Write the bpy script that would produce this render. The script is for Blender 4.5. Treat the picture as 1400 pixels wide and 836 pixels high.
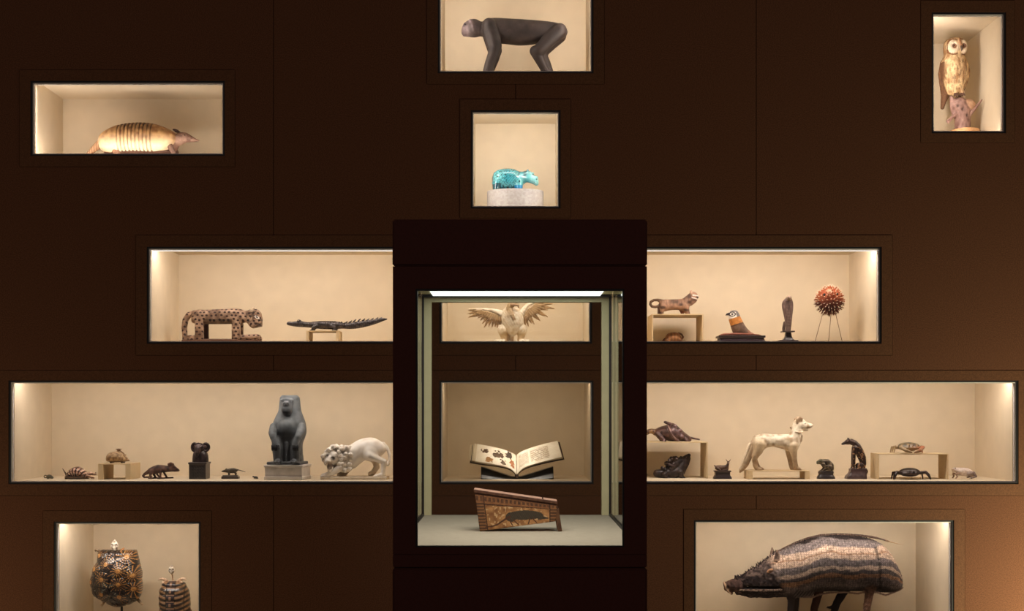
import bpy, bmesh, math, random
import numpy as np
from mathutils import Vector, Matrix

for _o in list(bpy.data.objects):
    bpy.data.objects.remove(_o, do_unlink=True)
SC = bpy.context.scene
COL = SC.collection
QUAL = 1.0                     # sculpting cell size multiplier

# ------------------------------------------------------------------ camera, light, exposure
S = 0.003                      # metres per photograph pixel on the wall face (y = 0)
DIST = 5.5                     # camera to wall
EYE = 1.65                     # eye height
HZ = 560.0                     # row of the horizon in the photograph
cam_d = bpy.data.cameras.new('camera')
cam = bpy.data.objects.new('camera', cam_d)
COL.objects.link(cam)
cam.location = (0, -DIST, EYE)
cam.rotation_euler = (math.pi / 2, 0, 0)
cam_d.sensor_width = 36
cam_d.lens = 36 * DIST / (1400 * S)
cam_d.shift_y = (HZ - 418) / 1400
cam_d.clip_start = 0.05
SC.camera = cam
SC.view_settings.view_transform = 'Standard'
SC.view_settings.look = 'None'
SC.view_settings.gamma = 1.0
SC.view_settings.exposure = 0.0
SC.view_settings.use_curve_mapping = False
SC.cycles.use_denoising = True
SC.cycles.max_bounces = 7
SC.cycles.diffuse_bounces = 4
SC.cycles.glossy_bounces = 3
SC.cycles.transmission_bounces = 4
SC.cycles.transparent_max_bounces = 24
SC.cycles.caustics_reflective = False
SC.cycles.caustics_refractive = False
SC.cycles.sample_clamp_indirect = 4.0

world = bpy.data.worlds.new('world')
SC.world = world
world.use_nodes = True
world.node_tree.nodes['Background'].inputs[0].default_value = (1.0, 0.76, 0.66, 1)
world.node_tree.nodes['Background'].inputs[1].default_value = 0.14


def area(name, loc, target, sx, sy, power, color, spread=180):
    d = bpy.data.lights.new(name, 'AREA')
    d.shape = 'RECTANGLE'
    d.size, d.size_y = sx, sy
    d.energy = power
    d.color = color
    d.spread = math.radians(spread)
    o = bpy.data.objects.new(name, d)
    COL.objects.link(o)
    o.location = loc
    v = Vector(target) - Vector(loc)
    o.rotation_euler = v.to_track_quat('-Z', 'Y').to_euler()
    return o


# warm lamplight of the gallery, low at either end of the wall
area('gallery_lamp', (2.72, -0.64, 0.5), (2.55, 0, 1.0), 0.5, 0.3, 58, (1.0, 0.90, 0.58))
area('gallery_lamp', (-2.7, -1.0, 0.45), (-2.3, 0, 0.9), 0.8, 0.4, 8, (1.0, 0.80, 0.5))
area('gallery_lamp', (0.2, -1.2, 0.12), (0.3, 0, 0.9), 2.6, 0.3, 0.9, (1.0, 0.6, 0.3))


# ------------------------------------------------------------------ materials
def lin(r, g, b):
    def f(c):
        c = c / 255.0
        return c / 12.92 if c <= 0.04045 else ((c + 0.055) / 1.055) ** 2.4
    return (f(r), f(g), f(b))


def new_mat(name):
    m = bpy.data.materials.new(name)
    m.use_nodes = True
    return m, m.node_tree, m.node_tree.nodes['Principled BSDF']


def surface(name, rgb, rough=0.6, metal=0.0, spec=0.5, nscale=40, namt=0.15, bump=0.0, bscale=200, stretch=(1, 1, 1)):
    """plain surface with noise mottling and bump"""
    m, nt, p = new_mat(name)
    N, K = nt.nodes, nt.links
    tc = N.new('ShaderNodeTexCoord')
    mp = N.new('ShaderNodeMapping')
    mp.inputs['Scale'].default_value = stretch
    K.new(tc.outputs['Object'], mp.inputs[0])
    no = N.new('ShaderNodeTexNoise')
    no.inputs['Scale'].default_value = nscale
    no.inputs['Detail'].default_value = 5
    K.new(mp.outputs[0], no.inputs['Vector'])
    r = N.new('ShaderNodeValToRGB')
    c = rgb
    r.color_ramp.elements[0].position = 0.3
    r.color_ramp.elements[1].position = 0.7
    r.color_ramp.elements[0].color = tuple(x * (1 - namt) for x in c) + (1,)
    r.color_ramp.elements[1].color = tuple(min(1, x * (1 + namt)) for x in c) + (1,)
    K.new(no.outputs[0], r.inputs[0])
    K.new(r.outputs[0], p.inputs['Base Color'])
    p.inputs['Roughness'].default_value = rough
    p.inputs['Metallic'].default_value = metal
    p.inputs['Specular IOR Level'].default_value = spec
    if bump:
        n2 = N.new('ShaderNodeTexNoise')
        n2.inputs['Scale'].default_value = bscale
        n2.inputs['Detail'].default_value = 3
        K.new(mp.outputs[0], n2.inputs['Vector'])
        b = N.new('ShaderNodeBump')
        b.inputs['Strength'].default_value = bump
        b.inputs['Distance'].default_value = 0.003
        K.new(n2.outputs[0], b.inputs['Height'])
        K.new(b.outputs[0], p.inputs['Normal'])
    return m


def sculpt(name, rough=0.5, metal=0.0, spec=0.5, nscale=120, namt=0.2, bump=0.15, bscale=350, coat=0.0):
    """colour of the piece itself (attribute 'Col') with noise mottling and bump"""
    m, nt, p = new_mat(name)
    N, K = nt.nodes, nt.links
    at = N.new('ShaderNodeAttribute')
    at.attribute_name = 'Col'
    tc = N.new('ShaderNodeTexCoord')
    no = N.new('ShaderNodeTexNoise')
    no.inputs['Scale'].default_value = nscale
    no.inputs['Detail'].default_value = 6
    K.new(tc.outputs['Object'], no.inputs['Vector'])
    mr = N.new('ShaderNodeMapRange')
    mr.inputs[1].default_value = 0.25
    mr.inputs[2].default_value = 0.75
    mr.inputs[3].default_value = 1 - namt
    mr.inputs[4].default_value = 1 + namt
    K.new(no.outputs[0], mr.inputs[0])
    mx = N.new('ShaderNodeVectorMath')
    mx.operation = 'SCALE'
    K.new(at.outputs['Color'], mx.inputs[0])
    K.new(mr.outputs[0], mx.inputs['Scale'])
    K.new(mx.outputs[0], p.inputs['Base Color'])
    p.inputs['Roughness'].default_value = rough
    p.inputs['Metallic'].default_value = metal
    p.inputs['Specular IOR Level'].default_value = spec
    p.inputs['Coat Weight'].default_value = coat
    if bump:
        n2 = N.new('ShaderNodeTexNoise')
        n2.inputs['Scale'].default_value = bscale
        n2.inputs['Detail'].default_value = 4
        K.new(tc.outputs['Object'], n2.inputs['Vector'])
        b = N.new('ShaderNodeBump')
        b.inputs['Strength'].default_value = bump
        b.inputs['Distance'].default_value = 0.002
        K.new(n2.outputs[0], b.inputs['Height'])
        K.new(b.outputs[0], p.inputs['Normal'])
    return m


def glass_mat(name, tint, refl=1.0):
    m = bpy.data.materials.new(name)
    m.use_nodes = True
    nt = m.node_tree
    N, K = nt.nodes, nt.links
    N.remove(N['Principled BSDF'])
    out = N['Material Output']
    tr = N.new('ShaderNodeBsdfTransparent')
    tr.inputs[0].default_value = tint + (1,)
    gl = N.new('ShaderNodeBsdfGlossy')
    gl.inputs['Roughness'].default_value = 0.0
    gl.inputs[0].default_value = (refl, refl, refl, 1)
    fr = N.new('ShaderNodeFresnel')
    fr.inputs[0].default_value = 1.45
    mx = N.new('ShaderNodeMixShader')
    K.new(fr.outputs[0], mx.inputs[0])
    K.new(tr.outputs[0], mx.inputs[1])
    K.new(gl.outputs[0], mx.inputs[2])
    K.new(mx.outputs[0], out.inputs[0])
    return m


def emit_mat(name, rgb, strength):
    m, nt, p = new_mat(name)
    p.inputs['Base Color'].default_value = (0.8, 0.8, 0.8, 1)
    p.inputs['Emission Color'].default_value = rgb + (1,)
    p.inputs['Emission Strength'].default_value = strength
    return m


M = {}
M['wall'] = surface('brown_wall_fabric', lin(92, 58, 38), 0.85, 0, 0.2, 240, 0.34, 0.3, 700)
M['frame'] = surface('brown_frame_paint', lin(91, 59, 38), 0.8, 0, 0.2, 260, 0.26, 0.2, 800)
M['backing'] = surface('dark_seam', lin(14, 8, 6), 0.9)
M['gasket'] = surface('black_gasket', lin(14, 11, 12), 0.5)
M['channel'] = surface('grey_metal_channel', lin(214, 210, 208), 0.45, 0.1, 0.5, 80, 0.05)
M['lining'] = surface('cream_fabric_lining', lin(222, 206, 180), 0.9, 0, 0.15, 18, 0.035, 0.12, 500)
M['glass'] = glass_mat('clear_glass', (0.985, 0.985, 0.98), 0.3)
M['caseglass'] = glass_mat('case_glass', (0.965, 0.97, 0.955), 1.0)
M['coatedglass'] = glass_mat('coated_case_glass', (0.97, 0.972, 0.96), 0.06)
M['case'] = surface('dark_maroon_case', lin(72, 34, 26), 0.7, 0, 0.25, 220, 0.12, 0.1, 600)
M['casecream'] = surface('cream_case_frame', lin(205, 196, 155), 0.6, 0, 0.3, 30, 0.04)
M['deck'] = surface('cream_deck_cloth', lin(170, 160, 142), 0.9, 0, 0.15, 60, 0.06, 0.1, 500)
M['floor'] = surface('dark_floor', lin(60, 42, 32), 0.5, 0, 0.4, 6, 0.2)
M['riser'] = surface('tan_riser_paint', lin(214, 190, 152), 0.85, 0, 0.15, 50, 0.05, 0.08, 500)
M['fur'] = sculpt('mounted_hide', 0.75, 0, 0.3, 150, 0.22, 0.45, 260)
M['stone'] = sculpt('carved_stone', 0.55, 0, 0.4, 90, 0.12, 0.2, 300)
M['marble'] = sculpt('white_marble', 0.5, 0, 0.45, 60, 0.07, 0.1, 220)
M['wood'] = sculpt('carved_wood', 0.6, 0, 0.35, 110, 0.22, 0.25, 260)
M['bronze'] = sculpt('dark_bronze', 0.36, 0.35, 0.6, 130, 0.25, 0.25, 300)
M['faience'] = sculpt('blue_faience', 0.25, 0, 0.6, 140, 0.18, 0.15, 260, 0.5)
M['shell'] = sculpt('polished_shell', 0.25, 0, 0.6, 140, 0.2, 0.15, 260, 0.4)
M['tortoise'] = sculpt('polished_carapace', 0.28, 0, 0.5, 140, 0.2, 0.03, 120, 0.3)
M['paper'] = sculpt('paper', 0.85, 0, 0.2, 90, 0.05, 0.0)
M['ceramic'] = sculpt('glazed_ceramic', 0.35, 0, 0.5, 140, 0.15, 0.15, 300)


# ------------------------------------------------------------------ object helpers
def tag(o, label=None, cat=None, group=None, kind=None):
    if label:
        o['label'] = label
    if cat:
        o['category'] = cat
    if group:
        o['group'] = group
    if kind:
        o['kind'] = kind
    return o


def link(name, me, mat, parent=None, smooth=False):
    o = bpy.data.objects.new(name, me)
    COL.objects.link(o)
    me.materials.append(mat)
    if smooth:
        me.polygons.foreach_set('use_smooth', [True] * len(me.polygons))
    if parent is not None:
        o.parent = parent
    return o


def box(bm, x0, x1, y0, y1, z0, z1):
    v = [bm.verts.new(p) for p in ((x0, y0, z0), (x1, y0, z0), (x1, y1, z0), (x0, y1, z0),
                                   (x0, y0, z1), (x1, y0, z1), (x1, y1, z1), (x0, y1, z1))]
    for f in ((3, 2, 1, 0), (4, 5, 6, 7), (0, 1, 5, 4), (1, 2, 6, 5), (2, 3, 7, 6), (3, 0, 4, 7)):
        bm.faces.new([v[i] for i in f])


def bm_obj(name, bm, mat, parent=None, bevel=0.0, smooth=False):
    if bevel:
        bmesh.ops.bevel(bm, geom=bm.edges[:], offset=bevel, segments=2, affect='EDGES')
    me = bpy.data.meshes.new(name)
    bm.to_mesh(me)
    bm.free()
    return link(name, me, mat, parent, smooth)


def boxes(name, lst, mat, parent=None, bevel=0.0):
    bm = bmesh.new()
    for b in lst:
        box(bm, *b)
    return bm_obj(name, bm, mat, parent, bevel)


def empty(name, loc):
    o = bpy.data.objects.new(name, None)
    o.empty_display_size = 0.03
    COL.objects.link(o)
    o.location = loc
    return o


def WX(px):
    return (px - 700) * S


def WZ(py):
    return EYE + (HZ - py) * S
# ------------------------------------------------------------------ wall, frames, niches
def rect_fill(outer, holes, seams_x=(), gap=0.9, gap_holes=True):
    """rectangles (px) covering outer minus holes, inset by the gap along seams and holes"""
    xs = sorted({outer[0], outer[2], *[h[0] for h in holes], *[h[2] for h in holes], *seams_x})
    ys = sorted({outer[1], outer[3], *[h[1] for h in holes], *[h[3] for h in holes]})
    xs = [x for x in xs if outer[0] <= x <= outer[2]]
    ys = [y for y in ys if outer[1] <= y <= outer[3]]

    def hole(x, y):
        return any(h[0] < x < h[2] and h[1] < y < h[3] for h in holes)
    out = []
    for i in range(len(xs) - 1):
        run = None
        for j in range(len(ys) - 1):
            mx, my = (xs[i] + xs[i + 1]) / 2, (ys[j] + ys[j + 1]) / 2
            if hole(mx, my):
                run = None
                continue
            a, b, c, d = xs[i], ys[j], xs[i + 1], ys[j + 1]
            g = gap / 2
            if gap_holes:
                if a in seams_x or hole(a - 0.1, my):
                    a += g
                if c in seams_x or hole(c + 0.1, my):
                    c -= g
                if hole(mx, b - 0.1):
                    b += g
                if hole(mx, d + 0.1):
                    d -= g
            out.append((a, b, c, d))
    return out


def slab(rects, y0, y1):
    return [(WX(a), WX(c), y0, y1, WZ(d), WZ(b)) for a, b, c, d in rects]


FRAMES = [  # outer rectangle, openings
    ((27, 96, 321, 228), [(44, 113, 305, 211)]),
    ((584, -78, 826, 115), [(601, -61, 809, 98)]),
    ((629, 136, 780, 298), [(646, 153, 764, 283)]),
    ((1259, 1, 1387, 195), [(1276, 19, 1373, 180)]),
    ((186, 322, 1220, 486), [(203, 340, 570, 468), (603, 340, 807, 468), (838, 340, 1203, 468)]),
    ((-5, 507, 1408, 678), [(14, 523, 570, 660), (603, 523, 809, 660), (838, 523, 1390, 660)]),
    ((59, 699, 289, 897), [(76, 716, 272, 880)]),
    ((935, 697, 1319, 889), [(951, 714, 1302, 872)]),
]
WALL = (-420, -160, 1820, 1110)
wall = boxes('wall_back', slab(rect_fill(WALL, [f[0] for f in FRAMES], (374, 705, 1034)), 0, 0.03), M['wall'])
tag(wall, 'dark brown fabric panelled gallery wall pierced by lit niches', None, None, 'structure')
back_rects = rect_fill(WALL, [o for f in FRAMES for o in f[1]], (), 0, False)
wb = boxes('wall_backing', slab(back_rects, 0.0302, 0.034), M['backing'], wall)
bm = bmesh.new()
box(bm, -4.2, 4.2, -8.0, 0.0, -0.05, -0.0005)
fl = bm_obj('floor', bm, M['floor'])
tag(fl, 'dark gallery floor', None, None, 'structure')

GK = 2.4
for i, (outer, opens) in enumerate(FRAMES):
    grown = [(a - GK, b - GK, c + GK, d + GK) for a, b, c, d in opens]
    t = boxes('trim_%d' % (i + 1), slab(rect_fill(outer, grown, (), 0, False), -0.0015, 0.03), M['frame'])
    tag(t, None, None, None, 'structure')
    g = []
    for o, gr in zip(opens, grown):
        g += rect_fill(gr, [o], (), 0, False)
    boxes('gasket', slab(g, 0.0015, 0.0299), M['gasket'], t)

WARM = (1.0, 0.89, 0.80)
NICHE = {}
GLOW = emit_mat('glow_strip', (1.0, 0.93, 0.86), 0.95)
CH = 1.3


def niche(key, idx, o, depth, ceil_py, lights):
    x0, y0, x1, y1 = o
    root = empty('window_%d' % idx, (WX((x0 + x1) / 2), 0, WZ(y1)))
    tag(root, None, None, None, 'structure')
    ox, oz = root.location.x, root.location.z

    def sh(lst):
        return [(a - ox, b - ox, c, d, e - oz, f - oz) for a, b, c, d, e, f in lst]
    inner = (x0 + CH, y0 + CH, x1 - CH, y1 - CH)
    boxes('channel', sh(slab(rect_fill(o, [inner], (), 0, False), 0.006, 0.03)), M['channel'], root)
    gx0, gx1, gz0, gz1 = WX(inner[0]), WX(inner[2]), WZ(inner[3]), WZ(inner[1])
    boxes('glass_pane', sh([(gx0 + .0002, gx1 - .0002, 0.012, 0.016, gz0 + .0002, gz1 - .0002)]), M['glass'], root)
    yf, yb = 0.0342, 0.0342 + depth
    zc = WZ(ceil_py)
    zf = gz0
    t = 0.012
    zt = WZ(y0)
    sd = 0.006 if any(l[0] in ('left', 'right') for l in lights) else 0.0
    ox0_, ox1_ = gx0 - sd, gx1 + sd
    lst = [(gx0 - t, gx1 + t, yf, yb + t, zf - t, zf),
           (gx0 - t, ox0_, yf, yb + t, zf, zc), (ox1_, gx1 + t, yf, yb + t, zf, zc),
           (ox0_, ox1_, yb, yb + t, zf, zc), (gx0 - t, gx1 + t, yf, yb + t, zc, zc + t)]
    if zc > zt + 0.004:
        lst.append((gx0, gx1, yf, yf + 0.004, zt + .0005, zc))
    boxes('lining', sh(lst), M['lining'], root)
    cx, w = (gx0 + gx1) / 2, gx1 - gx0
    if key in ('leopard', 'vulture', 'cat'):      # added glowing strip for the bright metal line under the head of the opening
        boxes('glow_strip', sh([(gx0 + .0003, gx1 - .0003, .0302, .0338, gz1 - .0042, gz1 - .0002)]), GLOW, root)
    for kind, power, *rest in lights:
        colr = rest[0] if rest else WARM
        if kind == 'top':
            area('niche_lamp', (cx, yf + 0.025, zc - 0.004), (cx, yf + 0.025 + 0.5 * depth, zf), w * 0.98, 0.025, power, colr)
        elif kind == 'left':
            area('niche_lamp', (gx0 - 0.002, yf + 0.006, (zf + zt) / 2), (cx, yb, (zf + zt) / 2), 0.006, (zt - zf) * 0.95, power, colr)
        elif kind == 'right':
            area('niche_lamp', (gx1 + 0.002, yf + 0.006, (zf + zt) / 2), (cx, yb, (zf + zt) / 2), 0.006, (zt - zf) * 0.95, power, colr)
        elif kind == 'bottom':
            area('niche_lamp', (cx, yf + 0.02, zf + 0.004), (cx, yb, zc), w * 0.95, 0.02, power, colr)
    NICHE[key] = (zf, yf, yb)
    return gx0, gx1, zf, zt, yf, yb


A = [o for f in FRAMES for o in f[1]]
niche('armadillo', 1, A[0], 0.35, 106, [('left', 0.4), ('bottom', 1.6)])
niche('monkey', 2, A[1], 0.45, -66, [('left', 1.65), ('right', 1.65), ('top', .3)])
niche('hippo', 3, A[2], 0.45, 135, [('top', .9, (1.0, .95, .91)), ('left', .84, (1.0, .95, .91)), ('right', .84, (1.0, .95, .91))])
niche('owl', 4, A[3], 0.45, 16, [('left', 1.7), ('bottom', 0.25)])
niche('leopard', 5, A[4], 0.45, 330, [('top', 4.8)])
niche('vulture', 6, A[5], 0.45, 330, [('top', 3.5)])
niche('cat', 7, A[6], 0.45, 330, [('top', 5.6)])
niche('baboon', 8, A[7], 0.45, 511, [('top', 5.0)])
niche('book', 9, A[8], 0.45, 511, [('top', 1.0, (1.0, .82, .66))])
area('niche_lamp', (WX(706), 0.07, WZ(516)), (WX(706), 0.2, WZ(628)), 0.16, 0.03, 0.26, WARM, 50)
niche('dog', 10, A[9], 0.45, 511, [('top', 6.1)])
niche('tortoise', 11, A[10], 0.45, 704, [('top', 2.0)])
niche('boar', 12, A[11], 0.45, 702, [('top', 3.8)])

# ------------------------------------------------------------------ free standing display case
YF, YB = -2.10, -0.97
S1 = S * (DIST + YF) / DIST
cx0, cx1 = (536.5 - 700) * S1, (885 - 700) * S1


def c1(py):
    return EYE + (HZ - py) * S1


root = empty('display_case', ((cx0 + cx1) / 2, (YF + YB) / 2, 0))
tag(root, 'tall dark maroon display case with large glass front standing before the wall', 'display case')
rx, ry = root.location.x, root.location.y


def R_(lst):
    return [(a - rx, b - rx, c - ry, d - ry, e, f) for a, b, c, d, e, f in lst]


ZD = 1.294           # deck height
ZT = EYE + 0.384     # lamp ceiling height
boxes('plinth', R_([(cx0, cx1, YF, YB, 0, c1(777.6))]), M['case'], root, 0.005)
boxes('lower_body', R_([(cx0 + .001, cx1 - .001, YF + .001, YB - .001, c1(776.6), ZD - 0.012)]), M['case'], root, 0.002)
boxes('hood', R_([(cx0, cx1, YF + .0503, YB, ZT + 0.013, c1(300))]), M['case'], root, 0.001)
boxes('hood_front', R_([(cx0, cx1, YF, YF + .05, c1(363.4), c1(300))]), M['case'], root, 0.004)
fx0, fx1 = (568 - 700) * S1, (853.5 - 700) * S1
ff = [(cx0 + .001, fx0, YF + .001, YF + .05, ZD - .0118, c1(364.4)), (fx1, cx1 - .001, YF + .001, YF + .05, ZD - .0118, c1(364.4)),
      (fx0, fx1, YF + .001, YF + .05, c1(395), c1(364.4)), (fx0, fx1, YF + .001, YF + .05, ZD - .0118, c1(749))]
boxes('front_frame', R_(ff), M['case'], root)
ge = []
for a, b, c, d in rect_fill((568, 395, 853.5, 749), [(570.5, 397.5, 851.5, 747.3)], (), 0, False):
    ge.append(((a - 700) * S1, (c - 700) * S1, YF + .004, YF + .02, c1(d), c1(b)))
boxes('glass_edge', R_(ge), M['gasket'], root)
boxes('front_glass', R_([((570.6 - 700) * S1, (851.4 - 700) * S1, YF + .008, YF + .014, c1(747.2), c1(397.6))]), M['coatedglass'], root)
boxes('deck', R_([(cx0 + .004, cx1 - .004, YF + .051, YB - .001, ZD - .0118, ZD)]), M['deck'], root)
gl, gr = -0.2985, 0.3288
for nm, xx in (('side_glass', (gl - .004, gl)), ('side_glass', (gr, gr + .006))):
    boxes(nm, R_([(xx[0], xx[1], YF + .052, YB - .034, ZD + .0005, ZT - .0005)]), M['caseglass'], root)
rw = 0.028
boxes('rear_frame', R_([(gl, gl + rw, YB - .034, YB - .002, ZD + .0005, ZT - .0005), (gr - rw, gr, YB - .034, YB - .002, ZD + .0005, ZT - .0005),
                        (gl + rw, gr - rw, YB - .034, YB - .002, ZT - 0.024, ZT - .0005)]), M['casecream'], root)
for e in [(gl + .0003, gl + .004, YB - .046, YB - .0345, ZD + .0005, ZT - .0005), (gr - .004, gr - .0003, YB - .046, YB - .0345, ZD + .0005, ZT - .0005),
          (gr - .005, gr - .0003, YF + .06, YB - .047, ZD + .0003, ZD + .007), (gl + .0003, gl + .005, YF + .06, YB - .047, ZD + .0003, ZD + .007)]:
    boxes('edge_strip', R_([e]), M['gasket'], root)
boxes('rear_glass', R_([(gl + rw, gr - rw, YB - .020, YB - .014, ZD + .0005, ZT - .0245)]), M['coatedglass'], root)
boxes('lamp_ceiling', R_([(gl - .004, gr + .006, YF + .051, YB - .001, ZT, ZT + .0118)]), M['casecream'], root)
boxes('light_panel', R_([(gl + .035, gr - .035, YF + .12, YB - .060, ZT - .006, ZT - .0003)]),
      emit_mat('lit_panel', (0.93, 1.0, 0.96), 1.6), root)
boxes('lamp_rail', R_([(gl, gr, YB - .058, YB - .052, ZT - .010, ZT - .0003)]), M['gasket'], root)
area('case_lamp', (0.02, -1.78, ZT - 0.012), (0.02, -1.6, ZD), 0.5, 0.45, 8.0, (1.0, 0.90, 0.80), 160)
# ------------------------------------------------------------------ sculpting by distance fields
# coordinates: x to the right, y DOWN, d away from the viewer, all in photograph pixels at the piece's own distance
def smooth_curve(st, n=4):
    st = np.array(st, float)
    t = st[:, 0]
    tt = np.unique(np.concatenate([np.linspace(t[i], t[i + 1], n + 1) for i in range(len(t) - 1)]))
    out = [tt]
    for c in range(1, st.shape[1]):
        v = st[:, c]
        m = np.gradient(v, t) if len(t) > 2 else np.full(2, (v[1] - v[0]) / (t[1] - t[0]))
        i = np.clip(np.searchsorted(t, tt, side='right') - 1, 0, len(t) - 2)
        h = t[i + 1] - t[i]
        s = (tt - t[i]) / h
        h00, h10 = 2 * s**3 - 3 * s**2 + 1, s**3 - 2 * s**2 + s
        h01, h11 = -2 * s**3 + 3 * s**2, s**3 - s**2
        w = h00 * v[i] + h10 * h * m[i] + h01 * v[i + 1] + h11 * h * m[i + 1]
        lo, hi = np.minimum(v[i], v[i + 1]), np.maximum(v[i], v[i + 1])
        out.append(np.clip(w, lo - 0.12 * (hi - lo) - .3, hi + 0.12 * (hi - lo) + .3))
    return out


def E(cx, cy, cd, rx, ry, rd, ang=0):
    a = math.radians(ang)
    ca, sa = math.cos(a), math.sin(a)

    def f(X, Y, D):
        x, y, d = X - cx, Y - cy, D - cd
        p, q = x * ca + y * sa, -x * sa + y * ca
        k0 = np.sqrt((p / rx)**2 + (q / ry)**2 + (d / rd)**2)
        k1 = np.sqrt((p / rx**2)**2 + (q / ry**2)**2 + (d / rd**2)**2) + 1e-6
        return k0 * (k0 - 1) / k1
    ex = math.hypot(rx * ca, ry * sa)
    ey = math.hypot(rx * sa, ry * ca)
    f.bb = (cx - ex, cx + ex, cy - ey, cy + ey, cd - rd, cd + rd)
    return f


def C(*pts):
    def f(X, Y, D):
        best = None
        for a, b in zip(pts[:-1], pts[1:]):
            dx, dy, dd = b[0] - a[0], b[1] - a[1], b[2] - a[2]
            L2 = dx * dx + dy * dy + dd * dd + 1e-9
            t = np.clip(((X - a[0]) * dx + (Y - a[1]) * dy + (D - a[2]) * dd) / L2, 0, 1)
            v = np.sqrt((X - a[0] - t * dx)**2 + (Y - a[1] - t * dy)**2 + (D - a[2] - t * dd)**2) - (a[3] + t * (b[3] - a[3]))
            best = v if best is None else np.minimum(best, v)
        return best
    r = max(p[3] for p in pts)
    f.bb = (min(p[0] for p in pts) - r, max(p[0] for p in pts) + r, min(p[1] for p in pts) - r,
            max(p[1] for p in pts) + r, min(p[2] for p in pts) - r, max(p[2] for p in pts) + r)
    return f


def L(axis, st, n=2.0, cd=0.0, wob=None):
    """body along x (or y): stations (t, low edge, high edge, half depth)"""
    cur = smooth_curve(st)

    def f(X, Y, D):
        T, Q = (X, Y) if axis == 'x' else (Y, X)
        tc = np.clip(T, cur[0][0], cur[0][-1])
        lo, hi, rd = (np.interp(tc, cur[0], c) for c in cur[1:4])
        r = np.maximum((hi - lo) / 2, 0.3)
        rd = np.maximum(rd, 0.3)
        if wob is not None:
            w = wob(T)
            r, rd = r * w, rd * w
        cdd = np.interp(tc, cur[0], cur[4]) if len(cur) > 4 else cd
        rho = ((np.abs(Q - (lo + hi) / 2) / r)**n + (np.abs(D - cdd) / rd)**n)**(1.0 / n)
        v = (rho - 1) * np.minimum(r, rd)
        return np.maximum(v, np.maximum(cur[0][0] - T, T - cur[0][-1]))
    rm = max(cur[3])
    c0, c1_ = (min(cur[4]), max(cur[4])) if len(cur) > 4 else (cd, cd)
    a, b, lo, hi = cur[0][0], cur[0][-1], min(cur[1]) - .5, max(cur[2]) + .5
    f.bb = ((a, b, lo, hi) if axis == 'x' else (lo, hi, a, b)) + (c0 - rm - .5, c1_ + rm + .5)
    return f


def BX(x0, x1, y0, y1, d0, d1, r=0.5, ang=0):
    cx, cy, cd = (x0 + x1) / 2, (y0 + y1) / 2, (d0 + d1) / 2
    hx, hy, hd = (x1 - x0) / 2 - r, (y1 - y0) / 2 - r, (d1 - d0) / 2 - r
    a = math.radians(ang)
    ca, sa = math.cos(a), math.sin(a)

    def f(X, Y, D):
        x, d = X - cx, D - cd
        p, q = np.abs(x * ca + d * sa) - hx, np.abs(-x * sa + d * ca) - hd
        y = np.abs(Y - cy) - hy
        out = np.sqrt(np.maximum(p, 0)**2 + np.maximum(q, 0)**2 + np.maximum(y, 0)**2)
        return out + np.minimum(np.maximum(p, np.maximum(q, y)), 0) - r
    ex = abs((hx + r) * ca) + abs((hd + r) * sa)
    ed = abs((hx + r) * sa) + abs((hd + r) * ca)
    f.bb = (cx - ex, cx + ex, y0, y1, cd - ed, cd + ed)
    return f


def PG(pts, d0, d1, r=0.4):
    """extruded outline"""
    P = np.array(pts, float)

    def f(X, Y, D):
        shape = np.broadcast_shapes(X.shape, Y.shape)
        X2, Y2 = np.broadcast_to(X, shape), np.broadcast_to(Y, shape)
        dm = np.full(shape, 1e9)
        sg = np.ones(shape)
        for i in range(len(P)):
            a, b = P[i], P[i - 1]
            e = b - a
            wx, wy = X2 - a[0], Y2 - a[1]
            t = np.clip((wx * e[0] + wy * e[1]) / (e @ e + 1e-9), 0, 1)
            dm = np.minimum(dm, (wx - e[0] * t)**2 + (wy - e[1] * t)**2)
            c1_ = Y2 >= a[1]
            c2 = Y2 < b[1]
            c3 = e[0] * wy > e[1] * wx
            sg = np.where((c1_ & c2 & c3) | (~c1_ & ~c2 & ~c3), -sg, sg)
        p = sg * np.sqrt(dm) + r
        q = np.abs(D - (d0 + d1) / 2) - (d1 - d0) / 2 + r
        return np.minimum(np.maximum(p, q), 0) + np.sqrt(np.maximum(p, 0)**2 + np.maximum(q, 0)**2) - r
    f.bb = (P[:, 0].min(), P[:, 0].max(), P[:, 1].min(), P[:, 1].max(), d0, d1)
    return f


def RING(cx, cy, cd, rx, ry, r):
    n = 18
    return C(*[(cx + rx * math.cos(2 * math.pi * i / n), cy + ry * math.sin(2 * math.pi * i / n), cd, r) for i in range(n + 1)])


def hash3(i, j, k, seed):
    n = (i * 374761393 + j * 668265263 + k * 2147483647 + seed * 1274126177) & 0xFFFFFFFF
    n = ((n ^ (n >> 13)) * 1274126177) & 0xFFFFFFFF
    return ((n ^ (n >> 16)) & 0xFFFF) / 65535.0


def nz(X, Y, D, s, seed=0):
    """value noise, 0..1, features about s pixels"""
    x, y, d = np.asarray(X, float) / s + 1000, np.asarray(Y, float) / s + 1000, np.asarray(D, float) / s + 1000
    i, j, k = np.floor(x).astype(np.int64), np.floor(y).astype(np.int64), np.floor(d).astype(np.int64)
    u, v, w = x - i, y - j, d - k
    u, v, w = u * u * (3 - 2 * u), v * v * (3 - 2 * v), w * w * (3 - 2 * w)
    r = 0
    for a in (0, 1):
        for b in (0, 1):
            for c in (0, 1):
                r = r + hash3(i + a, j + b, k + c, seed) * (u if a else 1 - u) * (v if b else 1 - v) * (w if c else 1 - w)
    return r


def mixc(c0, c1_, t):
    t = np.clip(np.asarray(t, float), 0, 1)[:, None]
    return np.asarray(c0) * (1 - t) + np.asarray(c1_) * t


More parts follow.
